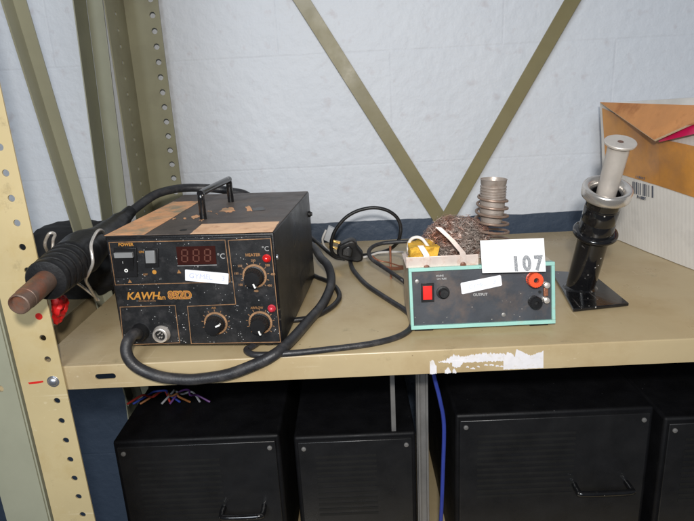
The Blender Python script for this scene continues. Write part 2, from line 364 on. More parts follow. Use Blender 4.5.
for k, (a, b, y) in enumerate(((466, 469, 366.6), (470.5, 475, 368.2), (477, 479.5, 366.2), (484, 488, 364.8), (489.5, 494, 364.6), (495.5, 499, 365.8), (499.5, 503.4, 366.2))):
    torn(a, b, [(a, y), ((a + b) / 2, y - .9), (b, y)], [(a, y + .7), (b, y + 1.0)], 20 + k, .4, .3, .5)

make_shelf('metal_shelf', -1.7, -.398, 0.0, 'neighbouring rack shelf at far left under the black bag', slots=False)
make_shelf('metal_shelf', SX0, SX1, -.42, 'lower beige shelf in the dark beneath the station', slots=False)

# front left upright: slotted angle, slightly out of plumb
t = thing('rack_post', 'cream front rack post with round holes, red marks and a zinc bolt', 'rack post', (-.35, .59, -1.2))
pR0 = aty(10.3, 128, .588); pR1 = aty(68.6, 395, .588); dirR = (pR0 - pR1).normalized(); side = Vector((1, 0, 0))
W = .0485
def P_on(z): return pR1 + dirR * ((z - pR1.z) / dirR.z)
topP, botP = P_on(1.5), P_on(-1.2)
bm = bmesh.new(); T = .0022
b_box(bm, botP - Vector((W, 0, 0)), Vector((W, 0, 0)), Vector((0, -T, 0)), topP - botP)
b_box(bm, botP - Vector((W, T * .0, 0)), Vector((-T, 0, 0)), Vector((0, .048, 0)), topP - botP)
fl = obj('post_body', bm, M_post, t, smooth=False)
holes = [(1.4, 147), (4, 173), (11, 198), (17, 222), (22.5, 247), (27, 270), (44, 338), (49, 359)]
hp = [aty(x, y, .587) for x, y in holes]
zs = sorted(p.z for p in hp); step = (zs[-1] - zs[0]) / 9.0
off = [p.x - P_on(p.z).x for p in hp[3:]]; ox = sum(off) / len(off)
cut_list = []; z = hp[-1].z
redhole = aty(39.5, 316, .587)
boltz = aty(53.2, 381.5, .5855).z
zz = hp[-1].z + step * np.arange(-40, 30)
for zc in zz:
    if abs(zc - redhole.z) < step * .3 or abs(zc - boltz) < step * .45: continue
    pc = P_on(zc); cut_list.append(cyl((pc.x + ox, .587, zc), (0, 1, 0), .0036, .008))
fl = cut(fl, cut_list)
md = fl.modifiers.new('bevel', 'BEVEL'); md.width = .0006; md.segments = 2; md.limit_method = 'ANGLE'
pb = aty(53.2, 381.5, .5855)
bm = bmesh.new(); b_lathe(bm, (pb.x, .586, pb.z), (0, -1, 0), [(0, .0068), (.001, .0068), (.0012, .0052), (.0024, .0050), (.0036, .0038), (.0042, .0015)], 24); obj('bolt', bm, M_bolt, t, bevel=.0002)
bm = bmesh.new(); b_lathe(bm, (redhole.x, .5857, redhole.z), (0, -1, 0), [(0, .0039), (.0004, .0037)], 20); obj('red_mark', bm, M_redpaint, t)
bm = bmesh.new(); b_poly(bm, [aty(x, y, .5857) for x, y in [(28, 382.5), (33, 381.9), (43, 380.6), (43.4, 382.2), (36, 383.7), (29.5, 384.3)]], (0, -1, 0), .0003); obj('red_mark', bm, M_redpaint, t)

# neighbouring front post
t2 = thing('rack_post', 'grey green neighbouring post left of the cream front post', 'rack post', (-.44, .59, -1.2))
bm = bmesh.new(); g0 = botP - Vector((W + .0075, 0, 0))
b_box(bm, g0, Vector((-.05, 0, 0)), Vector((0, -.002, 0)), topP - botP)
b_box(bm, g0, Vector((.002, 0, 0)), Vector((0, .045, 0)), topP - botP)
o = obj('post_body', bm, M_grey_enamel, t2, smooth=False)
ps = aty(1, 388, .588)
cut(o, [lambda bm: b_lathe(bm, (ps.x, .588, ps.z), (0, 1, 0), [(-.01, .0042), (.01, .0042)], 16)])

# back left upright (two flanges with holes)
t = thing('rack_post', 'olive rear corner post with a row of round holes, behind the black station', 'rack post', (-.36, 1.07, -1.2))
e0 = aty(174, 128, 1.078); e1 = aty(182.5, 195, 1.078); de = (e0 - e1).normalized()
def Q_on(z): return e1 + de * ((z - e1.z) / de.z)
c0 = aty(141.5, 128, 1.078); Wd = e0.x - c0.x
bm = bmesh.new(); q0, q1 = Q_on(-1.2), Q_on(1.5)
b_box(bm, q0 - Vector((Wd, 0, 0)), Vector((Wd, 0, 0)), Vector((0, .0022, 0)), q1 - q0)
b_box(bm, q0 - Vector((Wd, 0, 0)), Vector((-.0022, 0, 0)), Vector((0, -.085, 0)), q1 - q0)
o = obj('post_body', bm, mat('rear post olive enamel', (.27, .255, .165), .42, var=.08, scale=14, col2=(.19, .17, .11), c2scale=12, c2lo=.5, c2hi=.8), t, smooth=False)  # darker, greyer tone than the front post
h = [aty(x, y, 1.078) for x, y in ((168, 136), (170, 150), (172.3, 164), (174.3, 178))]
st = (h[0].z - h[3].z) / 3; cl = []
for i in range(-12, 18):
    zc = h[0].z + st * i; pc = Q_on(zc); cl.append(cyl((pc.x + (h[1].x - Q_on(h[1].z).x), 1.079, zc), (0, 1, 0), .0052, .008, 16))
    if True: cl.append(cyl((pc.x - Wd, 1.035, zc), (1, 0, 0), .0040, .008, 12))
cut(o, cl)

# neighbour rear post
t = thing('rack_post', 'narrow grey green rear post of the neighbouring rack, left of the olive corner post', 'rack post', (-.42, 1.07, -1.2))
a0 = aty(98, 128, 1.07); a1 = aty(108.5, 210, 1.07); b0 = aty(117.5, 128, 1.07); w = b0.x - a0.x
da = (a0 - a1).normalized(); p0 = a1 + da * ((-1.2 - a1.z) / da.z); p1 = a1 + da * ((1.5 - a1.z) / da.z)
bm = bmesh.new()
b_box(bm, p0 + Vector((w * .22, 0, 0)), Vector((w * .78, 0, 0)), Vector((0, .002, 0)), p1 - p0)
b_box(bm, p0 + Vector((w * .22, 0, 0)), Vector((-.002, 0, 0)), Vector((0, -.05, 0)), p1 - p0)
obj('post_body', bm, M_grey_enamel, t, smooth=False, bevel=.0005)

# side diagonal brace
t = thing('cross_brace', 'olive grey side brace slanting down at the left end of the rack', 'brace')if False else None
A1 = at(46.5, 128, 'x', -.382); A2 = at(71.5, 209, 'x', -.382); d = (A1 - A2).normalized()
lo = A2 - d * .35; hi = A2 + d * .8
side_w = Vector((0, 1, 0)); side_w = (side_w - d * side_w.dot(d)).normalized()
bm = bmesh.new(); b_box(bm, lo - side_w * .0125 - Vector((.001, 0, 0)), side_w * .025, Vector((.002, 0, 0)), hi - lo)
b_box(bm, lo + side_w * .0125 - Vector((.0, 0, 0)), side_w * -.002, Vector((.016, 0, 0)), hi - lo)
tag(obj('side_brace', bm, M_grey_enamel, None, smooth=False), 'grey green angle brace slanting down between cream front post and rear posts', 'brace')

# rear X brace
def strip(l0, l1, r0, y, ext0, ext1, name, label):
    L0, L1, R0 = aty(*l0, y), aty(*l1, y), aty(*r0, y)
    d = (L1 - L0).normalized(); wv = (R0 - L0); wv = wv - d * wv.dot(d)
    bm = bmesh.new(); b_box(bm, L0 - d * ext0, wv, Vector((0, .002, 0)), (L1 - L0) + d * (ext0 + ext1))
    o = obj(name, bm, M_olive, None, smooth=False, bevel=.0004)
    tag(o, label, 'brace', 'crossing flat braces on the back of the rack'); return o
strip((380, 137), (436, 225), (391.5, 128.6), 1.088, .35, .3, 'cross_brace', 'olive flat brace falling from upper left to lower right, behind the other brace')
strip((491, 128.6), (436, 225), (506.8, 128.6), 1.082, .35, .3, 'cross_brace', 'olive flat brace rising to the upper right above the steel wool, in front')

# ------------------------------------------------------------------ rework station
UX, UY, UW, UD, UH, YAW, Z0 = -.27474, .62302, .19, .245, .13218, -.09421, .006
A = Vector((math.cos(YAW), math.sin(YAW), 0)); B = Vector((-math.sin(YAW), math.cos(YAW), 0)); Zv = Vector((0, 0, 1))
UO = Vector((UX, UY, Z0)); NF = -B
HF = homog([(103.5, 239.5), (273, 231), (283, 344), (121, 347)], [(0, UH), (UW, UH), (UW, 0), (0, 0)])
HT = homog([(103.5, 239.5), (273, 231), (309, 190.5), (184, 192.5)], [(0, 0), (UW, 0), (UW, UD), (0, UD)])
def Fp(x, y, off=0.): a, z = hmap(HF, x, y); return UO + A * a + Zv * z + NF * off
def Tp(x, y, off=0.): a, b = hmap(HT, x, y); return UO + A * a + B * b + Zv * (UH + off)
st = thing('soldering_station', 'black steel rework station with orange lettering, three knobs and a top handle', 'rework station', UO + A * UW / 2 + B * UD / 2 - Zv * Z0)
bm = bmesh.new(); b_box(bm, UO + B * .003, A * UW, B * (UD - .003), Zv * (UH - .0012))
obj('casing', bm, M_black, st, bevel=.0018, seg=3)
bm = bmesh.new(); b_box(bm, UO + B * .0035 + A * .0012 + Zv * (UH - .0013), A * (UW - .0024), B * (UD - .005), Zv * .0013)
obj('lid', bm, M_top, st, bevel=.0006)
bm = bmesh.new(); b_box(bm, UO + A * .003 + Zv * .003, A * (UW - .006), B * .004, Zv * (UH - .007))
pan = obj('front_panel', bm, M_panel, st, bevel=.0006)
for i in (.02, .17):
    for j in (.02, .22):
        bm = bmesh.new(); b_lathe(bm, UO + A * i + B * j - Zv * .006, Zv, [(0, .006), (.006, .0075)], 16); obj('foot', bm, M_rubber, st)
# panel outlines
def outline(pts, w=.00075, m=M_goldln, close=True, name='printed_line', f=Fp, par=None, nn=NF):
    bm = bmesh.new(); P = [f(x, y, .0003) for x, y in pts]
    n = len(P)
    for i in range(n if close else n - 1):
        a, b = P[i], P[(i + 1) % n]; d = (b - a).normalized(); s = d.cross(nn).normalized()
        b_box(bm, a - s * w / 2 - d * w / 2, d * ((b - a).length + w), s * w, nn * (.0002 + .00003 * (i % 2)))
    return obj(name, bm, m, par or pan, smooth=False)
outline([(109.4, 245), (224.6, 239.8), (229.6, 281), (115.3, 286.4)])
outline([(227.8, 240), (270.5, 237.2), (280.6, 340), (190.2, 342.9), (186.6, 306), (235.2, 303)])
outline([(119.6, 308), (174.2, 305.2), (178.6, 342.2), (122.6, 345.2)])
S_ = .00117
def T(s, x, y, hpx, m=M_orange, bold=0., shear=0., ws=1., align='CENTER', nm='printed_text', off=.0004):
    return text_mesh(s, hpx * S_ * 1.38, Fp(x, y, off), A, Zv, m, nm, pan, bold=bold, shear=shear, align=align, wscale=ws)
T('POWER', 126, 246.9, 2.9, M_logo, bold=.0001, ws=1.05)
T('HEATER', 252.6, 253.9, 2.8, M_orange, bold=.0001)
T('AIRFLOW', 256.5, 306.3, 2.4, M_orange, ws=.85)
T('AIR', 213, 307.2, 2.2, M_orange)
T('°C', 220.6, 256.0, 5.2, M_greypr); T('°C', 265.3, 247.6, 4.6, M_greypr)
T('▲', 129.6, 282.7, 3.2, M_orange); T('▲', 178.4, 272.2, 3.2, M_orange)
T('KAWH', 142.2, 296.9, 7.6, M_logo, bold=.0003, shear=.25, ws=1.02)
T('an', 161.6, 297.8, 5.0, M_logo, bold=.0001, ws=1.05)
T('852D', 179, 295.3, 7.6, M_logo, bold=.0008, ws=.98)
T('852D', 179, 295.3, 7.5, M_rustrod, bold=-.00015, ws=.99, off=.0008)
T('REWORK STATION', 146.5, 301.6, 1.6, M_goldln, ws=.9)
T('ON', 141.2, 253.6, 2.2, M_logo); T('OFF', 145, 275.6, 2.0, M_orange); T('●', 154, 273.3, 4.0, M_logo); T('-', 122, 273, 4, M_orange)
# white adhesive label
bm = bmesh.new(); b_poly(bm, [Fp(*p, .0006) for p in [(184.6, 269.9), (185.4, 269.6), (227.6, 272.6), (228.3, 273.2), (227.9, 282.6), (227.2, 283.3), (185.4, 280.6), (184.7, 280)]], NF, .0003)
lb = obj('paper_label', bm, M_whitelab, pan, smooth=False)
o = text_mesh('GYMEL    3', 5.0 * S_ * 1.4, Fp(206, 276.6, .0011), Fp(228, 273, 0) - Fp(185, 270, 0), Zv, M_ink, 'handwriting', lb, shear=.2, wscale=1.05)
# display
bm = bmesh.new(); b_poly(bm, [Fp(*p, .0004) for p in [(175.8, 247.5), (214.6, 245.6), (216.2, 263.6), (177.4, 265.3)]], NF, .0005); dp = obj('display', bm, M_display, pan, smooth=False)
def seg_digit(bm, cx, cy, w, h, t=1.25):
    for (x0, y0, x1, y1) in ((-1, 1, 1, 1), (-1, 0, 1, 0), (-1, -1, 1, -1), (-1, 0, -1, 1), (1, 0, 1, 1), (-1, -1, -1, 0), (1, -1, 1, 0)):
        a = Fp(cx + x0 * w / 2, cy - y0 * h / 2, .0010); b = Fp(cx + x1 * w / 2, cy - y1 * h / 2, .0010); d = (b - a).normalized(); s = d.cross(NF)
        L = (b - a).length; tt = t * S_; b_box(bm, a + d * tt * .55 - s * tt / 2, d * (L - tt * 1.1), s * tt, NF * .0002)
bm = bmesh.new()
for cx in (184.4, 195.8, 207.2): seg_digit(bm, cx, 255.6 - (cx - 195) * .045, 5.6, 11.5)
obj('digit_segments', bm, M_segment, dp, smooth=False)
outline([(177, 266.4), (216, 264.6)], w=.0006, m=M_greypr, close=False)
# power rocker
def quad(x0, y0, x1, y1, sk=-.045, lean=.02):
    cx = (x0 + x1) / 2
    return [(x, y + (x - cx) * sk) for x, y in ((x0, y0), (x1, y0), (x1 + .8, y1), (x0 + .8, y1))]
bm = bmesh.new(); b_poly(bm, [Fp(*p, 0) for p in quad(114.4, 249.7, 136.8, 278.2)], NF, .0022); sw = obj('power_switch', bm, M_plastic, pan, bevel=.0005)
bm = bmesh.new()
q = quad(117.2, 253.6, 134, 275.5); qa = [Fp(*q[0], .0055), Fp(*q[1], .0055), Fp(*q[2], .0015), Fp(*q[3], .0015)]
mid = [Fp(*((np.array(q[1]) * .62 + np.array(q[2]) * .38)), .0045), Fp(*((np.array(q[0]) * .62 + np.array(q[3]) * .38)), .0045)]
b0 = [Fp(*p, .001) for p in q]
v = [bm.verts.new(x) for x in (qa[0], qa[1], mid[0], qa[2], qa[3], mid[1])]; w_ = [bm.verts.new(x) for x in b0]
bm.faces.new((v[0], v[1], v[2], v[5])); bm.faces.new((v[5], v[2], v[3], v[4])); bm.faces.new((w_[0], w_[1], v[1], v[0])); bm.faces.new((w_[1], w_[2], v[3], v[2], v[1])); bm.faces.new((w_[3], v[4], v[3], w_[2])); bm.faces.new((w_[0], v[0], v[5], v[4], w_[3]))
obj('rocker', bm, M_plastic, sw, smooth=False, bevel=.0004)
bm = bmesh.new(); b_poly(bm, [Fp(*p, .0022) for p in quad(116, 253.6, 134, 258.6)], NF, .0038); obj('rocker_ledge', bm, M_greyswitch, sw, bevel=.0004)
text_mesh('O', .0048, Fp(127.4, 271.4, .0036), A, Zv, M_white, 'printed_text', sw, bold=.0003)
text_mesh('I', .0036, Fp(125.0, 263, .0056), A, Zv, M_greypr, 'printed_text', sw, bold=.0001)
bm = bmesh.new(); b_poly(bm, [Fp(*p, 0) for p in quad(144.6, 249.6, 158, 268.2)], NF, .0018); sw = obj('function_switch', bm, M_plastic, pan, bevel=.0004)
bm = bmesh.new(); b_poly(bm, [Fp(*p, .0015) for p in quad(146.3, 251.6, 155.6, 264)], (NF * 1 + Zv * .25), .0035); obj('rocker', bm, M_greyswitch, sw, bevel=.0005)
# knobs
def knob(cx, cy, capx, capy, ang, rk=.0118):
    C = Fp(cx, cy, 0)
    kn = obj('control_knob', b_lathe(bmesh.new(), C, NF, [(0, .0112), (.0018, .0116), (.0022, .0100), (.0135, .0090), (.0146, .0084), (.0148, .0001)], 48, 1, .055), M_plastic, pan, angle=28)
    bm = bmesh.new(); b_lathe(bm, C, NF, [(.0002, .0135), (.0009, .0135), (.0011, .0112), (.0003, .0110)], 40); obj('dial_ring', bm, M_goldln, kn)
    d = A * math.sin(ang) + Zv * math.cos(ang); s = d.cross(NF)
    bm = bmesh.new(); b_box(bm, C + NF * .0149 + d * .0045 - s * .0009, d * .0044, s * .0018, NF * .0004)
    b_box(bm, C + NF * .0105 + d * .0087 - s * .0009, d * .0010, s * .0018, NF * .0045); obj('pointer', bm, M_white, kn, smooth=False)
    bm = bmesh.new()
    for k in range(11):
        a = math.radians(-135 + 27 * k); d = A * math.sin(a) + Zv * math.cos(a); s = d.cross(NF); b_box(bm, C + NF * .0003 + d * .0143 - s * .0004, d * .0022, s * .0008, NF * .0002)
    obj('scale_ticks', bm, M_goldln, pan, smooth=False)
    return C
K1 = knob(254.4, 274.6, 0, 0, math.radians(160)); K2 = knob(215, 322.2, 0, 0, math.radians(68)); K3 = knob(260.2, 320.6, 0, 0, math.radians(165))
for ang, s in ((-125, '100'), (-80, '150'), (-48, '200'), (0, '250'), (48, '350'), (85, '400'), (130, '450'), (180, '480')):
    a = math.radians(ang); p = K1 + A * math.sin(a) * .0205 + Zv * math.cos(a) * .0175 + NF * .0004
    text_mesh(s, .0034, p, A, Zv, M_goldln, 'printed_text', pan, bold=.0001)
for (x, y, m, r) in ((266.6, 257.0, M_redlens, .0038), (271.6, 306.6, M_pinklens, .0037)):
    bm = bmesh.new(); b_lathe(bm, Fp(x, y, 0), NF, [(0, r * 1.25), (.001, r * 1.2), (.0012, r), (.003, r), (.0045, r * .8), (.0054, r * .4), (.0057, .0001)], 24); obj('indicator_lamp', bm, m, pan)
# connector socket
C = Fp(160.8, 333.6, 0)
bm = bmesh.new(); b_lathe(bm, C, NF, [(0, .0100), (.0015, .0100), (.0030, .0088), (.0062, .0086), (.0066, .0080), (.0066, .0062), (.003, .0062)], 36); sk = obj('connector_socket', bm, M_chrome, pan)
bm = bmesh.new(); b_lathe(bm, C + NF * .003, NF, [(0, .0061), (.0008, .0061)], 24); obj('socket_insert', bm, M_dark, sk)
bm = bmesh.new()
for dx, dz in ((-.0024, .0012), (.0024, .0012), (-.0013, -.0026), (.0013, -.0026), (0, .003)): b_lathe(bm, C + A * dx + Zv * dz + NF * .0036, NF, [(0, .0009), (.0018, .0008)], 10)
obj('socket_pin', bm, M_chrome, sk)
bm = bmesh.new(); b_lathe(bm, Fp(146.2, 333.6, 0), NF, [(0, .0022), (.0008, .0020), (.0012, .0008)], 14); obj('panel_screw', bm, M_rust, pan)
bm = bmesh.new(); b_lathe(bm, Fp(139.5, 332, 0), NF, [(0, .0105), (.004, .0100), (.008, .0085)], 24); obj('hose_gland', bm, M_rubber, pan)
# lid papers, paint chips, handle
def paper(pts, m, name, off=.0002, f=Tp, n=Zv, par=st, t=.0002, jit=.25, sub=6):
    random.seed(len(pts) + int(pts[0][0])); out = []
    for i in range(len(pts)):
        a, b = pts[i], pts[(i + 1) % len(pts)]
        for k in range(sub):
            u = k / sub; j = jit if k else 0
            out.append((a[0] + (b[0] - a[0]) * u + random.uniform(-j, j), a[1] + (b[1] - a[1]) * u + random.uniform(-j, j)))
    bm = bmesh.new(); b_poly(bm, [f(x, y, off) for x, y in out], n, t)
    return obj(name, bm, m, par, smooth=False)
paper([(104.8, 238.9), (150, 236.6), (203, 200.6), (173.8, 200.6)], M_paperorange, 'paper_strip')
paper([(197.2, 234.8), (272.6, 231), (279.4, 221.2), (208, 224.8)], M_paperpeach, 'paper_strip')
for pts in ([(224, 211.5), (228, 208.4), (238, 208), (240, 211), (233, 212.2)], [(196, 217.5), (203, 215.6), (207, 217), (199, 219.6)], [(249.5, 206.8), (254, 206), (256, 211), (251, 211.4)], [(176.6, 219.8), (180, 218.8), (180.6, 220.3)], [(212, 212), (216, 210.7), (217, 212.3)], [(204.5, 221), (210, 219.8), (208, 221.8)], [(188, 219), (191, 218), (191.5, 220)], [(220, 214), (222, 213), (223, 214.6)]):
    paper(pts, M_paperorange, 'paint_chip', sub=5, jit=.7)
paper([(255, 208.4), (266, 207), (268, 210), (257, 211)], M_black, 'dark_patch', sub=3)
bm = bmesh.new(); b_lathe(bm, Tp(190, 231, .0001), Zv, [(0, .0042), (.0003, .0040)], 20); obj('lid_hole', bm, M_dark, st)
h0 = Tp(209, 219.4); h1 = Tp(235.5, 201.2)
hh = .031
d = (h1 - h0).normalized(); pth = [h0 + Zv * z for z in (0, .010, .020, .026)] + [h0 + Zv * .030 + d * .0022, h0 + Zv * hh + d * .007] + [h1 + Zv * hh - d * .007, h1 + Zv * .030 - d * .0022] + [h1 + Zv * z for z in (.026, .020, .010, 0)]
bm = bmesh.new(); b_tube(bm, pth, .0042, 14, 6); obj('handle', bm, M_gloss, st)
# side screw knob near rear
bm = bmesh.new(); b_lathe(bm, UO + A * UW + B * (UD - .012) + Zv * (UH - .032), A, [(0, .0045), (.002, .0045), (.0028, .003), (.0045, .0028), (.0048, .001)], 18); obj('side_screw', bm, M_rubber, st)
for j in (.03, .12, .21):
    bm = bmesh.new()
    for k in range(9): b_box(bm, UO + A * (UW - .0002) + B * (j * .0 + .13 + k * .009) + Zv * .02, A * .0004, B * .003, Zv * .022)
    if j == .12: obj('vent_slots', bm, M_dark, st, smooth=False)
    else: bm.free()
bm = bmesh.new(); b_lathe(bm, UO + A * UW + B * .008 + Zv * (UH - .03), A, [(0, .003), (.0012, .0026), (.0016, .001)], 14); obj('side_screw', bm, M_bolt, st)
# wire rest for the gun, bolted to the left side
wr = lambda P: obj('rest_hook', b_tube(bmesh.new(), P, .0017, 10, 7), M_chrome, st)
y1 = .672; y2 = .80
wr([aty(104.5, 250, .69), aty(105, 240, .68), aty(103, 231.5, .66), aty(98.5, 230.5, .635), aty(93.8, 237, .612), aty(91, 246, .592), aty(92.3, 256, .586), aty(92.6, 264, .586), aty(89, 273, .592), aty(86, 280, .61), aty(90, 288, .645), aty(97, 300, .70)])
wr([aty(52.5, 250, .62), aty(53.2, 240, .622), aty(55, 235, .622), aty(52.5, 232.8, .62), aty(48.8, 234.2, .618), aty(45.6, 240.5, .618), aty(45.2, 246, .62), aty(49, 254, .64), aty(60, 272, .66), aty(80, 285, .68), aty(99, 300, .705)])

# ------------------------------------------------------------------ hot air gun + hose
gt = aty(18.4, 305, .485); g1 = aty(48, 279, .54); g2 = aty(71, 261, .598); g3 = aty(100, 239, .685); g4 = aty(117, 224, .765); g5 = aty(131, 211.5, .80)
gun = thing('hot_air_gun', 'black hot air handpiece with rust coloured nozzle and thick looped hose', 'hot air gun', (g2.x, g2.y, 0))
ax = (g1 - gt).normalized(); L1 = (g1 - gt).length
bm = bmesh.new(); b_lathe(bm, gt, ax, [(.004, .0073), (0, .0086), (.0008, .0096), (.004, .0098), (.012, .0098), (.0125, .0103), (.03, .0105), (L1 + .01, .0110)], 32); nz = obj('nozzle', bm, M_rust, gun)
bm = bmesh.new(); b_lathe(bm, gt + ax * .0044, ax, [(0, .0070), (.001, .0070)], 24); obj('nozzle_bore', bm, M_dark, nz)
bm = bmesh.new(); prof = []
Lc = (g2 - g1).length + .012; n = 5; s0 = g1 - ax * .004
for i in range(n):
    a = Lc * i / n; b = Lc * (i + 1) / n
    r0 = .0192 + .0030 * i / n
    prof += [(a, r0), (a + (b - a) * .12, r0 + .0012), (a + (b - a) * .55, r0 + .0012), (a + (b - a) * .65, r0 - .0006), (b - .0002, r0 - .0006)]
b_lathe(bm, s0, (g2 - g1).normalized(), [(-.0015, .0125)] + prof, 32); obj('ribbed_collar', bm, M_rubber, gun)
bm = bmesh.new(); b_tube(bm, [g2 - ax * .004, g2 * .7 + g3 * .3, g2 * .4 + g3 * .6, g3, g4, g5], [.0222, .0238, .0215, .0160, .0125, .0080], 28, 8); 
for v_ in bm.verts: v_.co += Vector(noise.noise_vector(v_.co * 70)) * .0016 + Vector(noise.noise_vector(v_.co * 190)) * .0006
obj('handle', bm, M_rubber, gun)
lp = [g5 - (g5 - g4) * .3, aty(143, 202.5, .83), aty(156, 194.3, .855), aty(170, 190, .875), aty(184, 188, .89), aty(200, 187.8, .90), aty(217, 189, .905), aty(232, 191.5, .91), aty(248, 196, .92), aty(268, 215, .94), aty(292, 238, .945), aty(305, 242, .93), aty(314, 248, .90), aty(321, 258, .86),
      atz(327.5, 265, .03), atz(331, 276, .02), atz(330, 288, .012), atz(322, 305, .0085), atz(309, 320, .0085), atz(296, 335, .0085), atz(283, 348, .008), aty(272, 356, .584), aty(257, 363.5, .581), aty(229, 374, .579), aty(200, 378.8, .579), aty(183, 379.3, .579), aty(161, 376.8, .580), aty(141, 369.5, .582), aty(130, 360.5, .583), aty(126, 350, .586), aty(128.5, 340, .592), aty(134, 334, .602), Fp(139.5, 332, .006)]
bm = bmesh.new(); b_tube(bm, lp, .0063, 14, 7); obj('hose', bm, M_hose, gun)

# red ribbon tied to post under the nozzle
bm = bmesh.new()
rb = lambda pts, wd: b_tube(bm, [aty(x, y, Y) for x, y, Y in pts], wd, 7, 6)
rb([(54, 297, .600), (56, 301, .600), (58, 302, .606), (61, 299, .615), (64.5, 303, .62), (63, 309, .618), (58, 312, .612), (54, 309, .60)], [.003, .005, .006, .0055, .005, .0048, .005, .003])
rb([(54, 299, .598), (55.5, 308, .600), (56, 316, .605), (57.5, 322, .61), (61, 317, .615), (63.5, 308, .618), (63, 300, .62), (60, 296, .61)], [.003, .004, .0036, .003, .003, .0034, .0035, .002])
rb([(56, 298, .60), (60, 305, .602), (57, 313, .60), (63, 314, .61), (60, 319, .61)], [.004, .0042, .0036, .003, .002])
for v_ in bm.verts: v_.co += Vector(noise.noise_vector(v_.co * 220)) * .0016
tag(obj('red_ribbon', bm, M_redtie), 'bright red crumpled ribbon hanging behind the cream post', 'ribbon')

# black bag on neighbour shelf
bm = bmesh.new(); bmesh.ops.create_icosphere(bm, subdivisions=5, radius=1)
for v_ in bm.verts:
    c = v_.co.copy(); n_ = noise.fractal(c * 1.5, 1.0, 2.0, 5) * .17
    c = c * (1 + n_); c = Vector((math.copysign(abs(c.x) ** .8, c.x), math.copysign(abs(c.y) ** .8, c.y), c.z))
    v_.co = Vector((-.425 + c.x * .085, .875 + c.y * .085, max(.002, .045 + c.z * .058)))
tag(obj('black_bag', bm, M_bag), 'black crumpled bag behind the hot air handpiece at far left', 'bag')
# ------------------------------------------------------------------ bench supply with holder
YB, YT = .635, .646
HS = homog([(408.5, 271.2), (553.8, 263), (556.4, 322.6), (412.3, 329.8)], [(0, 1), (1, 1), (1, 0), (0, 0)])
s_bl, s_br = Vector((.0620, YB, .0056)), Vector((.2305, YB, .0056)); s_tl, s_tr = Vector((.0612, YT, .0770)), Vector((.2292, YT, .0770))
nS = (s_br - s_bl).cross(s_tl - s_bl).normalized()
if nS.y > 0: nS = -nS
def Sp(x, y, off=0.):
    a, b = hmap(HS, x, y); return (s_bl * (1 - a) + s_br * a) * (1 - b) + (s_tl * (1 - a) + s_tr * a) * b + nS * off
sX = (s_br - s_bl).normalized(); sU = (s_tl - s_bl).normalized()
ps_ = thing('power_supply', 'turquoise framed bench supply with slate panel, red switch and binding posts', 'power supply', (.146, .67, 0))
DEP = Vector((0, .074, 0))
bm = bmesh.new()
b_box(bm, s_bl + nS * -.004 , s_br - s_bl, DEP, Zv * .0706 + Vector((0, .0108, 0))); cs = obj('casing', bm, M_cream, ps_, bevel=.0012)
# turquoise frame: four mitre-free bars
bm = bmesh.new(); fw, Wt, Ht = .0036, (s_br - s_bl).length, (s_tl - s_bl).length
b_box(bm, s_bl - nS * .010, sX * Wt, nS * .0115, sU * fw * 1.25); b_box(bm, s_tl - sU * fw - nS * .010, sX * Wt, nS * .0115, sU * (fw + .0006))
b_box(bm, s_bl + sU * (fw * 1.25) - nS * .010, sX * fw, nS * .0112, sU * (Ht - fw * 2.25)); b_box(bm, s_br + sU * (fw * 1.25) - sX * (fw * 1.1) - nS * .010, sX * fw * 1.1, nS * .0112, sU * (Ht - fw * 2.25))
obj('front_frame', bm, M_turq, ps_, smooth=False, bevel=.0005)
bm = bmesh.new(); b_box(bm, s_bl + sX * fw * .9 + sU * fw * 1.15 - nS * .006, sX * (Wt - fw * 1.9), nS * .004, sU * (Ht - fw * 2.1)); pn = obj('front_panel', bm, M_panel2, ps_, smooth=False)
PO = -.002
for x in (.078, .214):
    for y in (.650, .70):
        bm = bmesh.new(); aabb(bm, x - .011, x + .011, y - .008, y + .008, 0, .006); obj('foot', bm, M_rubber, ps_, bevel=.0008)
bm = bmesh.new(); b_poly(bm, [Sp(*p, PO) for p in [(421.2, 285.2), (434, 284.6), (434.8, 303), (422, 303.6)]], nS, .0014); sw = obj('power_switch', bm, M_plastic, pn, bevel=.0003)
bm = bmesh.new(); q = [(423, 287.6), (432, 287.2), (432.5, 300.6), (423.5, 301)]
b_poly(bm, [Sp(*p, PO + .001) for p in q], nS + sU * .12, .0028); obj('rocker', bm, M_red, sw, bevel=.0004)
bm = bmesh.new(); b_lathe(bm, Sp(443.4, 293.8, PO), nS, [(0, .0078), (.0016, .0076), (.0018, .0056), (.009, .0052), (.0098, .0046), (.0098, .0012), (.0088, .0012)], 28); obj('fuse_holder', bm, M_plastic, pn)
bm = bmesh.new(); b_poly(bm, [Sp(*p, PO + .0006) for p in [(460.6, 285.2), (461.4, 284.2), (499.6, 276.3), (500.8, 276.9), (502.2, 285.6), (501.4, 286.6), (463, 295.2), (462, 294.6)]], nS, .0003); lb = obj('paper_label', bm, M_whitelab, pn, smooth=False)
dlab = (Sp(501, 281, 0) - Sp(461, 290, 0)).normalized()
text_mesh('GYMEL    3', .0068, Sp(482, 285.6, PO + .0011), dlab, nS.cross(dlab), M_ink, 'handwriting', lb, shear=.2)
text_mesh('OUTPUT', .0042, Sp(480.6, 295.6, PO + .0003), sX, sU, M_greypr, 'printed_text', pn, bold=.0002)
text_mesh('MAINS', .0030, Sp(440, 277.8, PO + .0003), sX, sU, M_greypr, 'printed_text', pn, bold=.0001)
text_mesh('ON  FUSE', .0026, Sp(441.8, 280.6, PO + .0003), sX, sU, M_greypr, 'printed_text', pn, bold=.0001)
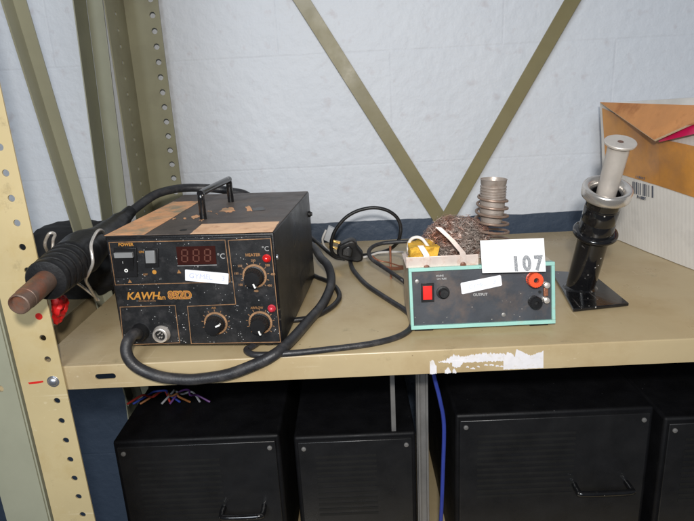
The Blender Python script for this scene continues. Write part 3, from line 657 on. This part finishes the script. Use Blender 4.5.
def binding(x, y, m, r):
    C = Sp(x, y, PO)
    bm = bmesh.new(); b_lathe(bm, C, nS, [(0, r * .92), (.0022, r), (.003, r * .8), (.0045, r * .8), (.005, r), (.0125, r), (.0135, r * .92), (.0138, r * .36), (.008, r * .34)], 40, 1, .06)
    o = obj('binding_post', bm, m, pn, angle=28); bm = bmesh.new(); b_lathe(bm, C + nS * .0081, nS, [(0, r * .35), (.0004, r * .34)], 14); obj('post_socket', bm, M_dark, o); return o
binding(533.2, 279.6, M_redpost, .0088); binding(534.2, 301.4, M_plastic, .0072)
for y in (284.8, 299.4):
    C = Sp(545.6, y, PO); bm = bmesh.new(); b_lathe(bm, C, nS, [(0, .0034), (.003, .0034), (.0036, .0024), (.005, .0036), (.0085, .0034), (.0092, .002)], 20); obj('terminal_screw', bm, M_chrome, pn)
C = Sp(546, 292, PO); bm = bmesh.new(); b_box(bm, C - sX * .0026 - sU * .0052, sX * .0052, nS * .0035, sU * .0104); obj('terminal_link', bm, M_rustrod, pn, bevel=.0008)
C = Sp(540.5, 292.5, PO); bm = bmesh.new(); b_lathe(bm, C, nS, [(0, .0018), (.001, .0018)], 12); obj('panel_hole', bm, M_dark, pn)
for x, y in ((417.5, 283.5), (504.5, 315)):
    bm = bmesh.new(); b_lathe(bm, Sp(x, y, PO), nS, [(0, .0026), (.0007, .0024), (.001, .0012)], 16); obj('panel_screw', bm, M_dull, pn)
# tray bracket on top
ztop = .0765
def onS(x, y, Y): return aty(x, y, Y)
tr = thing('holder_tray', 'pinkish metal tray strip with two bent straps holding sponge and wool', 'tray', (.12, .66, ztop))
L0 = aty(406.2, 267.5, .650); R0 = aty(478.5, 266, .650); hgt = aty(478.5, 257.0, .650).z - R0.z
bm = bmesh.new(); b_box(bm, (L0.x, .650, ztop + .0002), (R0.x - L0.x, 0, 0), (0, .0014, 0), (0, 0, .0128)); b_box(bm, (L0.x, .6516, ztop + .0002), (R0.x - L0.x, 0, 0), (0, .056, 0), (0, 0, .0012)); 
obj('tray_body', bm, M_bracket, tr, smooth=False, bevel=.0004)
def strap(pts, wv, t=.0011):
    bm = bmesh.new(); wv = Vector(wv)
    P = [Vector(p) for p in pts]; V = []
    for i, p in enumerate(P):
        tt = (P[min(i + 1, len(P) - 1)] - P[max(i - 1, 0)]).normalized(); n = tt.cross(wv).normalized() * t
        V.append([bm.verts.new(p - wv / 2), bm.verts.new(p + wv / 2), bm.verts.new(p + wv / 2 + n), bm.verts.new(p - wv / 2 + n)])
    for a, b in zip(V, V[1:]):
        for k in range(4): bm.faces.new((a[k], a[(k + 1) % 4], b[(k + 1) % 4], b[k]))
    bm.faces.new(V[0][::-1]); bm.faces.new(V[-1])
    return obj('strap', bm, M_bracket, tr, bevel=.0003, angle=30)
strap([aty(427, 266.5, .6486), aty(427, 258.5, .6486), aty(426.3, 254.8, .6490), aty(420.4, 245.4, .655)], (.0070, 0, 0))
strap([aty(463.3, 266, .6486), aty(463.2, 256, .6486), aty(462.6, 252.6, .6485), aty(452, 240, .651), aty(438.2, 227, .655)], (.0072, 0, -.0008))
for x, y in ((426.6, 267.4), (463, 264.6)):
    p = aty(x, y, .648); bm = bmesh.new(); b_lathe(bm, (p.x, .6476, p.z), (0, -1, 0), [(0, .0034), (.001, .0032), (.0016, .0015)], 18); obj('rivet', bm, M_rust, tr)
# sponge
bm = bmesh.new(); p0 = aty(410, 258, .665); p1 = aty(437, 257, .665)
bmesh.ops.create_cube(bm, size=1); bmesh.ops.subdivide_edges(bm, edges=bm.edges, cuts=14, use_grid_fill=True)
for v_ in bm.verts:
    c = v_.co; q = Vector(((p0.x + p1.x) / 2 + c.x * (p1.x - p0.x), .674 + c.y * .032, ztop + .0118 + c.z * .0205 ))
    q += Vector(noise.noise_vector(q * 180)) * .0016 + Vector(noise.noise_vector(q * 60)) * .0042; q.z = max(q.z, ztop + .0016); v_.co = q
tag(obj('sponge', bm, M_sponge), 'yellow cleaning sponge in the metal tray beside the steel wool', 'sponge')
# steel wool
def wool_mat():
    m = mat('rusty steel wool', (.36, .30, .265), .5, metal=.35, var=.4, scale=160, col2=(.30, .115, .065), c2scale=34, c2lo=.44, c2hi=.62)
    return m
M_wool = wool_mat()
random.seed(11); bm = bmesh.new()
wc = Vector((.1255, .690, ztop + .0235)); wr_ = Vector((.0335, .0255, .0265))
def inside(): 
    while True:
        c = Vector([random.uniform(-1, 1) for _ in range(3)])
        if c.length <= 1: return c
bmesh.ops.create_icosphere(bm, subdivisions=4, radius=1)
for v_ in bm.verts:
    c = v_.co * (1 + .25 * noise.noise(v_.co * 2.5) + .1 * noise.noise(v_.co * 9)); v_.co = Vector((c.x * wr_.x, c.y * wr_.y, c.z * wr_.z)) * .68 + wc; v_.co.z = max(v_.co.z, ztop + .002)
for i in range(2300):
    c = inside(); c = c * (c.length ** -.45 if c.length > .05 else 1)
    lump = 1 + .34 * noise.noise(c * 1.7 + Vector((3, 1, 2)))
    dirv = Vector([random.gauss(0, 1) for _ in range(3)]).normalized(); pts = []; p = c.copy()
    for k in range(random.randint(4, 8)):
        q = Vector((p.x * wr_.x, p.y * wr_.y, p.z * wr_.z)) * lump + wc
        q.z = max(q.z, ztop + .002); pts.append(q)
        dirv = (dirv + Vector([random.gauss(0, .55) for _ in range(3)])).normalized(); p = p + dirv * .11
        if p.length > 1.12: p = p.normalized() * 1.08
    b_tube(bm, pts, random.uniform(.00016, .00036), 3, 2)
tag(obj('steel_wool', bm, M_wool), 'tangled rusty brown ball of steel wool on the turquoise supply', 'steel wool')
# white wire loop over sponge + white cable
bm = bmesh.new(); b_tube(bm, [aty(326, 230, 1.05), aty(322.5, 240, 1.04), aty(327, 249.5, 1.02), aty(337, 255.5, .975), aty(350, 258, .95), aty(365, 257, .94), aty(378, 253, .92), aty(392, 252, .90), aty(402, 252.5, .86), aty(407.8, 253, .70), aty(408.2, 246, .678), aty(411, 239.5, .674), aty(416.5, 237.2, .672), aty(422, 238.8, .670), aty(426, 243.5, .668), aty(430, 249.5, .667)], .0020, 10, 8)
tag(obj('white_cable', bm, M_whitewire), 'thin white cable running from the wall side and arching over the sponge', 'cable')
# iron holder spring and funnel
hd = thing('iron_holder', 'coiled spring soldering iron holder with ribbed metal funnel', 'iron holder', (.168, .692, ztop))
hc = Vector((.0, .694, 0)); pt = aty(493.8, 179, .694); pbt = aty(489.6, 246, .694); axis = (pt - pbt).normalized(); Hh = (pt - pbt).length
bm = bmesh.new(); pr = [(0, .0138)]
z_ = Hh - .052
prof = [(Hh - .052, .0125), (Hh - .040, .0140), (Hh - .0395, .0146), (Hh - .024, .0147)]
for k in range(5):
    a = Hh - .0235 + k * .0033; prof += [(a, .0140), (a + .0008, .0156), (a + .0022, .0156), (a + .0030, .0140)]
prof += [(Hh - .0055, .0150), (Hh - .0012, .0153), (Hh, .0160), (Hh + .0004, .0150), (Hh - .003, .0138), (Hh - .045, .0118), (Hh - .05, .0115)]
b_lathe(bm, pbt, axis, prof, 40, closed=True); 
obj('funnel', bm, mat('grubby aluminium', (.40, .345, .305), .42, metal=.35, var=.15, scale=60, bump=.2, bscale=300, col2=(.24, .18, .14), c2scale=60, c2lo=.5, c2hi=.75), hd)
bm = bmesh.new(); pts = []; U_ = axis.orthogonal().normalized(); W_ = axis.cross(U_); turns = 6.2; n = 160
for i in range(n + 1):
    f = i / n; zc = Hh - .018 - f * (Hh - .022); 
    zc = Hh - .019 - (f ** 1.0) * (Hh - .024)
    r = .0166 + .0062 * f ** 1.1; a = 2 * math.pi * turns * (f ** .92)
    pts.append(pbt + axis * zc + (U_ * math.cos(a) + W_ * math.sin(a)) * r)
b_tube(bm, pts, .00165, 8, 0); obj('coil_spring', bm, M_spring, hd)
bm = bmesh.new(); b_lathe(bm, (pbt.x, pbt.y, ztop + .0004), Zv, [(0, .0245), (.0015, .0245), (.0022, .021), (max(.004, pbt.z - ztop + .004), .020)], 36); obj('holder_base', bm, M_alu, hd)
# card 107
cb0 = aty(482.3, 273.1, .6325); cb1 = aty(545.7, 271.6, .6325); ct1 = aty(543.7, 238.2, .650); ct0 = aty(480.0, 240.6, .650)
nC = (cb1 - cb0).cross(ct0 - cb0).normalized(); nC = -nC if nC.y > 0 else nC
bm = bmesh.new(); b_poly(bm, [cb0, cb1, ct1, ct0], nC, .0005)
bmesh.ops.triangulate(bm, faces=bm.faces); cardm = mat('bright white card', (.86, .86, .86), .6, var=.01)
cd_ = obj('number_card', bm, cardm, None, smooth=False); tag(cd_, 'white card printed 107 standing against the top of the supply', 'card')
HC = homog([(480, 240.6), (543.7, 238.2), (545.7, 271.6), (482.3, 273.1)], [(0, 1), (1, 1), (1, 0), (0, 0)])
def Cp(x, y, off=0.): a, b = hmap(HC, x, y); return (cb0 * (1 - a) + cb1 * a) * (1 - b) + (ct0 * (1 - a) + ct1 * a) * b + nC * (.0005 + off)
cX = (cb1 - cb0).normalized(); cU = (ct0 - cb0).normalized(); cU = (cU - cX * cU.dot(cX)).normalized()
for s, x, y in (('1', 515.4, 264.7), ('0', 526.4, 264.3), ('7', 538.2, 263.9)): text_mesh(s, .0228, Cp(x, y, .0002), cX, cU, M_ink2, 'printed_number', cd_, bold=.0012, wscale=.80, ext=.0001)
bm = bmesh.new(); a = Cp(486, 243.6, .0001); b = Cp(540, 241.6, .0001); b_box(bm, a, b - a, cU * .0003, nC * .0001); obj('printed_line', bm, mat('faint print', (.72, .72, .74), .6), cd_, smooth=False)

# ------------------------------------------------------------------ cables, plug, little parts behind
bm = bmesh.new()
pc_ = thing('mains_cable', 'black mains cord with moulded plug looping between station and supply', 'power cord', (0, .95, 0))
zc = .0042
b_tube(bm, [atz(262, 340, zc), atz(252.5, 346.3, zc), atz(246.5, 349.6, zc), atz(249.5, 353.2, zc), atz(259, 354.9, zc), atz(286.5, 353.6, zc), atz(310, 351.5, zc), atz(330, 349.2, zc), atz(352, 346.6, zc), atz(373, 343.4, zc), atz(392, 338.8, zc), atz(405, 333.2, zc), atz(411.5, 326.5, zc), atz(411.5, 317, zc),
             atz(404, 309.5, zc), atz(394.6, 303.5, zc), atz(379, 293.5, zc), atz(368, 286, zc), atz(360, 278.5, zc), atz(353, 269.5, .006), aty(350.5, 263, .93), aty(350.5, 258, .935)], .0036, 12, 8)
obj('cord', bm, M_hose, pc_)
# plug
P0 = aty(349, 250, .935)
bm = bmesh.new(); dx = (aty(336, 246, .935) - aty(362, 252, .935)).normalized(); up_ = Vector((0, -.1, 1)).normalized(); dyv = dx.cross(up_).normalized(); up_ = dyv.cross(dx)
body = [(-.026, -.010), (-.018, -.015), (.0, -.0165), (.014, -.015), (.020, -.006), (.019, .006), (.012, .0125), (.004, .019), (-.002, .0215), (-.008, .018), (-.012, .010), (-.024, .001)]
b_poly(bm, [P0 + dx * a + up_ * b - dyv * .010 for a, b in body], dyv, .020); pg = obj('plug', bm, M_rubber, pc_, bevel=.0035, seg=3)
bm = bmesh.new(); b_poly(bm, [P0 + dx * a + up_ * b - dyv * .0125 for a, b in [(-.006, -.008), (.010, -.008), (.012, .004), (.002, .012), (-.006, .006)]], dyv, .025); obj('plug_rib', bm, M_plastic, pg, bevel=.002)
for z_, l in ((.0075, .018), (-.0035, .017)):
    bm = bmesh.new(); b_box(bm, P0 + dx * .017 + up_ * z_ - dyv * .003, dx * l, dyv * .006, up_ * .0032); obj('prong', bm, M_brass, pg, bevel=.0005)
# ring cable
bm = bmesh.new()
b_tube(bm, [aty(343, 258, .93), aty(334, 254.5, .925), aty(331, 246, .92), aty(333.5, 234, .92), aty(340, 223.5, .92), aty(348.5, 215.5, .92), aty(360, 210, .92), aty(374, 207.7, .92), aty(387, 210.3, .92), aty(396.5, 217, .92), aty(400.5, 226, .92), aty(400, 235, .92), aty(397, 243, .93), aty(388, 250, .95), aty(372, 254, .95), aty(356, 256, .94)], .0029, 12, 8)
tag(obj('looped_cable', bm, M_rubber), 'thin black cable standing up in a round loop behind the plug', 'cable')
# iron lead: thick black horizontal lead curling round
bm = bmesh.new()
b_tube(bm, [aty(440, 240.5, .86), aty(430, 240.8, .86), aty(412, 241.2, .86), aty(395, 242, .86), aty(382, 243.4, .86), aty(373, 246.6, .85), aty(368.8, 252, .84), aty(371.5, 258.8, .83), aty(380, 265, .815), aty(392, 273, .795), aty(402, 280, .775), atz(409, 286, .008), atz(418, 292, .006)], .0030, 12, 8)
tag(obj('iron_lead', bm, M_hose), 'grey black lead curling sideways in a flat hook left of the supply', 'cable')
# copper band & rod
t = thing('heating_element', 'rust brown bent copper strip with upright rod left of the supply', 'heating element', (.055, .83, 0))
bm = bmesh.new(); b_tube(bm, [atz(391, 279, .001), aty(390.6, 262, .842), aty(390.2, 246, .842)], [.0017, .0016, .0018], 10, 4); obj('rod', bm, M_rustrod, t)
bm = bmesh.new(); b_tube(bm, [aty(372, 256, .845), aty(378, 262.5, .845), aty(386, 267.5, .842), aty(396, 268.5, .825), aty(405, 267.5, .80)], [.002, .0024, .0026, .0028, .0028], 10, 6); obj('copper_strip', bm, M_rustrod, t)
bm = bmesh.new(); b_tube(bm, [aty(374, 258, .845), aty(381, 261, .845), aty(389, 262.5, .84), aty(398, 265.5, .82), aty(404, 266, .80)], .0011, 8, 6); obj('thin_wire', bm, M_rustrod, t)
# second loop cable right of station
bm = bmesh.new(); z2 = .0042
b_tube(bm, [atz(296, 262, z2), atz(309, 272.5, z2), atz(318, 277.5, z2), atz(328, 281.5, z2), atz(336.6, 288.5, z2), atz(339.4, 296.5, z2), atz(335.5, 303.5, z2), atz(328, 309.5, z2), atz(318, 315, z2), atz(306, 318.6, z2), atz(290, 320.6, z2), atz(270, 322, z2)], .0035, 12, 8)
tag(obj('coiled_cable', bm, M_rubber), 'black cable bulging out from under the right side of the black station', 'cable')
bm = bmesh.new(); b_tube(bm, [aty(311, 237, 1.0), aty(319, 244, .97), aty(328, 252, .94), aty(336, 257.5, .93), aty(345, 259, .93)], .003, 10, 6)
tag(obj('short_cable', bm, M_rubber), 'short black cable running from behind the station to the plug', 'cable')
# pale socket block near plug
bm = bmesh.new(); c0 = aty(323.5, 240, 1.03); ux = (aty(331, 243.5, 1.03) - c0); uz = (aty(328.5, 226.5, 1.03) - c0)
b_box(bm, c0, ux, (0, .014, 0), uz); o = obj('connector_block', bm, M_silverlab, None, bevel=.0012); tag(o, 'small pale grey connector block leaning beside the plug prongs', 'connector')
# debris
# ------------------------------------------------------------------ tilted black stand
sd = thing('tool_stand', 'glossy black tilted tube stand with chrome ring and aluminium plunger', 'stand', (.303, .745, 0))
bp_ = [atz(573, 310, .004), atz(629, 304, .004), atz(591.5, 273.5, .004), atz(551.5, 271.5, .004)]
bm = bmesh.new(); b_poly(bm, [Vector((p.x, p.y, .0012)) for p in bp_], Zv, .0042); bpo = obj('base_plate', bm, M_gloss, sd, bevel=.0009)
B0 = Vector((.3035, .752, .004)); B1 = aty(620.6, 142, .672); sa = (B1 - B0).normalized(); SL = (B1 - B0).length
def along(px, py):  # distance along stand axis nearest to the photo ray
    d = ray(px, py).normalized(); w0 = B0 - CAM; b_ = sa.dot(d); return (b_ * d.dot(w0) - sa.dot(w0)) / (1 - b_ * b_)
tm = along(591, 231); tr_ = along(602.3, 190); t0 = .001
bm = bmesh.new(); b_lathe(bm, B0 - sa * .004, sa, [(0, .0185), (tm + .004, .0188)], 40); obj('lower_tube', bm, M_gloss, sd)
bm = bmesh.new(); b_lathe(bm, B0, sa, [(tm - .004, .0188), (tm - .004, .0255), (tm - .002, .0272), (tm + .001, .0272), (tm + .003, .0255), (tm + .003, .019), ], 44, closed=True); obj('flange_ring', bm, M_gloss, sd, angle=50)
bm = bmesh.new(); prof = [(tm + .002, .0212)]
for k in (.3, .62, .66):
    a = tm + (tr_ - tm) * k; prof += [(a, .0208), (a + .0004, .0206), (a + .0010, .0206), (a + .0014, .0208)]
prof += [(tr_ - .004, .0208), (tr_ - .003, .0165), (tm + .01, .016)]
b_lathe(bm, B0, sa, prof, 40, closed=True); obj('upper_tube', bm, M_gloss, sd)
bm = bmesh.new(); b_lathe(bm, B0, sa, [(tr_ - .0095, .0235), (tr_ - .0085, .0262), (tr_ - .0065, .0284), (tr_ - .004, .0288), (tr_ + .0035, .0288), (tr_ + .0058, .0276), (tr_ + .0064, .0252), (tr_ + .0050, .0222), (tr_ + .002, .0196), (tr_ - .006, .0180), (tr_ - .0095, .019)], 56, closed=True); obj('chrome_ring', bm, mat('brushed steel ring', (.70, .66, .62), .27, metal=.8, var=.05, scale=40, rvar=.05), sd, angle=75)
bm = bmesh.new(); b_lathe(bm, B0, sa, [(tr_ - .03, .0110), (SL - .004, .0122), (SL - .0035, .0150), (SL - .002, .0172), (SL, .0176), (SL + .0008, .0170), (SL + .0006, .0035), (SL - .004, .0033)], 44); pl = obj('plunger', bm, M_alu, sd, angle=35)
bm = bmesh.new(); b_lathe(bm, B0, sa, [(SL - .0039, .0032), (SL + .00065, .0032)], 16); obj('plunger_hole', bm, M_rust, pl)
bm = bmesh.new()
n = 28
b_lathe(bm, Vector((B0.x, B0.y, .0052)) + Vector((sa.x, sa.y, 0)) * .002, Zv, [(0, .0225), (.0016, .021), (.0034, .0188)], 36); obj('weld_bead', bm, M_gloss, sd)

# ------------------------------------------------------------------ cardboard box
BC = Vector((.4545, 1.028, 0)); bd = Vector((.2017, -.9794, 0)).normalized(); bn = Vector((-bd.y, bd.x, 0)); bn = bn if bn.x < 0 else -bn   # outward normal of visible face
BH, BL, BWid = .232, .44, .30; LEAN = .13
bx = thing('cardboard_box', 'white corrugated box with brown tape and barcode at the right', 'cardboard box', BC + bd * .2 - bn * .15)
bm = bmesh.new()
# walls as a hollow carton
def wallp(p, dv, nv, L, h, th=.004): b_box(bm, p, dv * L, nv * th, Zv * h)
nf = 24
# front face bulges slightly: subdivided grid with thickness
V = []
def bulge(s, z): 
    u = s / BL; w = z / BH
    return .006 * math.sin(math.pi * u) * (1 - w * .5) + .0012 * noise.noise(Vector((s * 30, z * 12, 0)))
for off in (0, -.004):
    V.append([[bm.verts.new(BC + bd * (BL * i / nf) + bn * (bulge(BL * i / nf, BH * j / 12) + off + LEAN * BH * j / 12) + Zv * (.001 + BH * j / 12)) for j in range(13)] for i in range(nf + 1)])
for g in V:
    for i in range(nf):
        for j in range(12): bm.faces.new((g[i][j], g[i + 1][j], g[i + 1][j + 1], g[i][j + 1]))
for i in range(nf):
    for j in (0, 12): bm.faces.new((V[0][i][j], V[0][i + 1][j], V[1][i + 1][j], V[1][i][j]))
for j in range(12):
    for i in (0, nf): bm.faces.new((V[0][i][j], V[0][i][j + 1], V[1][i][j + 1], V[1][i][j]))
for q0, dd in ((BC + Zv * .001, bd), (BC + bd * BL + Zv * .001, -bd)):
    b_poly(bm, [q0 - bn * .0045, q0 - bn * BWid, q0 - bn * BWid + Zv * BH, q0 + bn * (LEAN * BH - .0045) + Zv * BH], dd, .004)
wallp(BC - bn * BWid + Zv * .001 + bd * .0045, bd, bn, BL - .009, BH)
b_box(bm, BC - bn * .005 + bd * .005 + Zv * .001, bd * (BL - .01), -bn * (BWid - .01), Zv * .004)
obj('carton', bm, M_box, bx, angle=30)
FO = BC + bn * .006; FNn = (bn - Zv * LEAN).normalized()
def Bx(x, y, off=0.): 
    p = onplane(x, y, FO, FNn); s = max((p - BC).dot(bd), .0006); z = p.z
    return BC + bd * s + Zv * z + bn * (bulge(s, z) + off + LEAN * z)
def face_grid(x0y0, n1, n2, off, m, name, t=.0003):
    """quad patch given by 4 photo corners (tl,tr,br,bl) laid on the carton face"""
    tl, tr, br, bl = [np.array(p, float) for p in x0y0]; bm = bmesh.new(); G = []
    for i in range(n1 + 1):
        u = i / n1; col = []
        for j in range(n2 + 1):
            v = j / n2; p = (tl * (1 - u) + tr * u) * (1 - v) + (bl * (1 - u) + br * u) * v; col.append(bm.verts.new(Bx(p[0], p[1], off)))
        G.append(col)
    for i in range(n1):
        for j in range(n2): bm.faces.new((G[i][j], G[i + 1][j], G[i + 1][j + 1], G[i][j + 1]))
    ret = bmesh.ops.extrude_face_region(bm, geom=bm.faces[:])
    for e in ret['geom']:
        if isinstance(e, bmesh.types.BMVert): e.co += bn * t
    return obj(name, bm, m, bx, angle=30)
face_grid([(599.5, 108), (664, 136), (664, 187.5), (603.5, 170)], 16, 8, .0006, M_tape, 'packing_tape')
face_grid([(659, 138.8), (760, 160), (760, 219), (659, 186)], 18, 8, .0013, M_tape, 'packing_tape')
for i, (a, b) in enumerate([(631.2, 1.0), (633, .7), (634.6, 1.4), (637, .6), (638.6, .9), (641.6, .8), (643, 1.5), (645.6, .6), (647.6, .7), (651, 1.5)]):
    sl = (a - 631) * .22
    if i == 0: bmb = bmesh.new()
    q = [Bx(a, 181.5 + sl, .0008), Bx(a + b, 181.6 + sl, .0008), Bx(a + b + .1, 193.4 + sl, .0008), Bx(a + .1, 193.3 + sl, .0008)]
    b_poly(bmb, q, bn, .0002)
obj('barcode', bmb, M_barcode, bx, smooth=False)
text_mesh('Be 0896', .0062, Bx(641, 197.9, .0022), bd, Zv, M_barcode, 'printed_text', bx, bold=.0003)
text_mesh('1 1 8 8 0 2', .005, Bx(640, 177.6, .0030), bd, Zv, M_barcode, 'printed_text', bx, bold=.0001)
# flap hanging outward
fA = BC + bd * .004 + Zv * (BH + .001) + bn * LEAN * BH; fB = BC + bd * .43 + Zv * (BH + .001) + bn * LEAN * BH
def onoff(x, y, off): return onplane(x, y, BC + bn * off, bn)
fC = onoff(655.5, 141, .062); fn_ = (fC - fA).cross(fB - fA).normalized(); fD = onplane(688, 126.5, fA, fn_); fE = onplane(742, 106, fA, fn_)
bm = bmesh.new()
vt = [fA, fC, fD, fE, fB]
nn_ = (fC - fA).cross(fB - fA).normalized(); nn_ = nn_ if nn_.z > 0 else -nn_
b_poly(bm, vt, nn_, .0035); bmesh.ops.triangulate(bm, faces=[f for f in bm.faces if len(f.verts) > 4]); fo = obj('flap', bm, M_flap, bx, smooth=False)
bm = bmesh.new()
for a, b in ((fA, fC), (fC, fD), (fD, fE)):
    d_ = (b - a); o_ = d_.cross(nn_).normalized(); o_ = o_ if o_.dot(bn) > 0 else -o_
    b_box(bm, a + nn_ * .0002, d_, o_ * .0006, nn_ * .0030)
obj('flap_edge', bm, M_flapedge, fo, smooth=False)
# folder sticking out
bm = bmesh.new()
pf = [onoff(x, y, o_) for x, y, o_ in [(660, 142.0, .044), (700, 132.6, .044), (745, 122, .044), (745, 112, .041), (700, 122.5, .041), (660, 133, .041)]]
b_poly(bm, pf, bn, .002); bmesh.ops.triangulate(bm, faces=[f for f in bm.faces if len(f.verts) > 4])
tag(obj('folder', bm, M_pink, None, smooth=False), 'crimson folder poking out under the carton flap at far right', 'folder')

# ------------------------------------------------------------------ things in the dark below
LZ = -.42
def case(x0, x1, y0, y1, h, label, deco=0):  # invented black cases, put here so the lower shelf doesn't show bright
    t = thing('filler_case', label, 'filler case', ((x0 + x1) / 2, (y0 + y1) / 2, LZ), 'invented black cases darkening the lower shelf')
    bm = bmesh.new(); aabb(bm, x0, x1, y0, y1, LZ + .006, LZ + h); obj('case_body', bm, M_case, t, bevel=.004, seg=3)
    bm = bmesh.new(); aabb(bm, x0 + .006, x1 - .006, y0 - .003, y0 + .001, LZ + .014, LZ + h - .008); fp = obj('front_panel', bm, M_plastic, t, bevel=.001)
    bm = bmesh.new()
    for k in range(12):
        zz_ = LZ + h - .035 - k * .009; b_box(bm, (x0 + .03, y0 - .0034, zz_), ((x1 - x0) * .5, 0, 0), (0, .001, 0), (0, 0, .004))
    obj('vent_slots', bm, M_dark, fp, smooth=False)
    for zz_ in (LZ + .026, LZ + h - .018):
        for xx in (x0 + .014, x1 - .014):
            bm = bmesh.new(); b_lathe(bm, (xx, y0 - .003, zz_), (0, -1, 0), [(0, .0035), (.0012, .0032), (.0018, .0012)], 14); obj('panel_screw', bm, M_dull, fp)
    if deco:
        bm = bmesh.new(); xa, xb, zb_ = x0 + (x1 - x0) * .62, x1 - .03, LZ + h * .55
        b_tube(bm, [(xa, y0 - .003, zb_), (xa, y0 - .018, zb_), (xa + .006, y0 - .024, zb_), (xb - .006, y0 - .024, zb_), (xb, y0 - .018, zb_), (xb, y0 - .003, zb_)], .004, 10, 5); obj('handle', bm, M_gloss, fp)
    for xx in (x0 + .02, x1 - .02):
        bm = bmesh.new(); b_lathe(bm, (xx, y0 + .03, LZ), Zv, [(0, .008), (.006, .009)], 14); obj('foot', bm, M_rubber, t)
    return t
case(-.345, -.115, .70, .98, .250, 'added black case below the left end of the shelf, leftmost of the row', 1)
case(-.100, .075, .73, 1.0, .225, 'narrower low added black case beneath the power cord')
case(.128, .40, .71, 1.0, .262, 'wide tall added black case beneath the turquoise supply and stand', 1)
case(.41, .72, .70, 1.0, .25, 'added black case at the far right of the lower shelf')
for (x, y0_, y1_, w, m, nm, lab, cat) in ((392.5, 374, 440, 4.6, M_dull, 'metal_rail', 'narrow grey metal rail standing below the shelf beside the loop of cord', 'rail'), (422, 374, 440, 12, M_dull, 'metal_channel', 'wider dull metal channel standing below the torn label', 'channel')):
    Y = .735; p = aty(x - w / 2, 384, Y); q = aty(x + w / 2, 384, Y); bm = bmesh.new()
    aabb(bm, p.x, q.x, Y, Y + .012, LZ + .001, -.045)
    if w > 6: aabb(bm, p.x + .001, p.x + .004, Y - .008, Y - .0005, LZ + .001, -.05); aabb(bm, q.x - .004, q.x - .001, Y - .008, Y - .0005, LZ + .001, -.05)
    tag(obj(nm, bm, m, None, smooth=False, bevel=.0005), lab, cat)
bm = bmesh.new(); b_tube(bm, [aty(433, 372, .70), aty(436, 384, .70), aty(440, 400, .70), aty(444, 425, .702), aty(443, 470, .70), aty(441, 520, .70), atz(438, 560, LZ + .003)], .0028, 8, 6)
tag(obj('blue_cable', bm, M_blue), 'dark blue cable hanging below the shelf beside the metal channel', 'cable')
random.seed(5)
cols = [((.4, .03, .02), 'red'), ((.03, .06, .35), 'blue'), ((.30, .12, .04), 'orange'), ((.3, .3, .32), 'pale grey'), ((.10, .03, .15), 'purple')]
for i, (c, nm) in enumerate(cols):
    x = 140 + i * 10; bm = bmesh.new(); m = mat(nm + ' wire', c, .5)
    pp = [atz(x - 14 + random.uniform(-6, 6), 404, LZ + .256)] + [atz(x + k * 7 + random.uniform(-4, 4), 391 + random.uniform(-1.5, 6), LZ + .260 + random.uniform(0, .016)) for k in range(4)] + [atz(x + 30, 402, LZ + .255)]
    b_tube(bm, pp, .0016, 8, 6)
    tag(obj('loose_wire', bm, m), nm + ' loose wire lying on the leftmost black case below the shelf', 'wire')

# ------------------------------------------------------------------ light
w = bpy.data.worlds.new('World'); S.world = w; w.use_nodes = True
bg = w.node_tree.nodes['Background']; bg.inputs[0].default_value = (.78, .88, 1.0, 1); bg.inputs[1].default_value = .09
def area(name, loc, tgt, size, power, col, shape='DISK'):
    l = bpy.data.lights.new(name, 'AREA'); l.shape = shape; l.size = size; l.energy = power; l.color = col
    o = bpy.data.objects.new(name, l); COL.objects.link(o); o.location = loc
    o.rotation_euler = (Vector(tgt) - Vector(loc)).to_track_quat('-Z', 'Y').to_euler(); return o
area('flash_lamp', (.01, -.05, .385), (0, .85, .10), .035, 5.4, (1, .955, .89))
area('added_fill', (-.6, -2.0, 1.4), (0, .85, .1), 1.3, 46, (.86, .93, 1.0))  # unseen fill added for cool room ambient, placed to brighten the wall
S.render.engine = 'CYCLES'; S.cycles.samples = 128; S.cycles.use_denoising = True
S.view_settings.view_transform = 'Standard'; S.view_settings.look = 'None'; S.view_settings.exposure = .14; S.view_settings.gamma = 1
S.render.resolution_x = 1024; S.render.resolution_y = 769
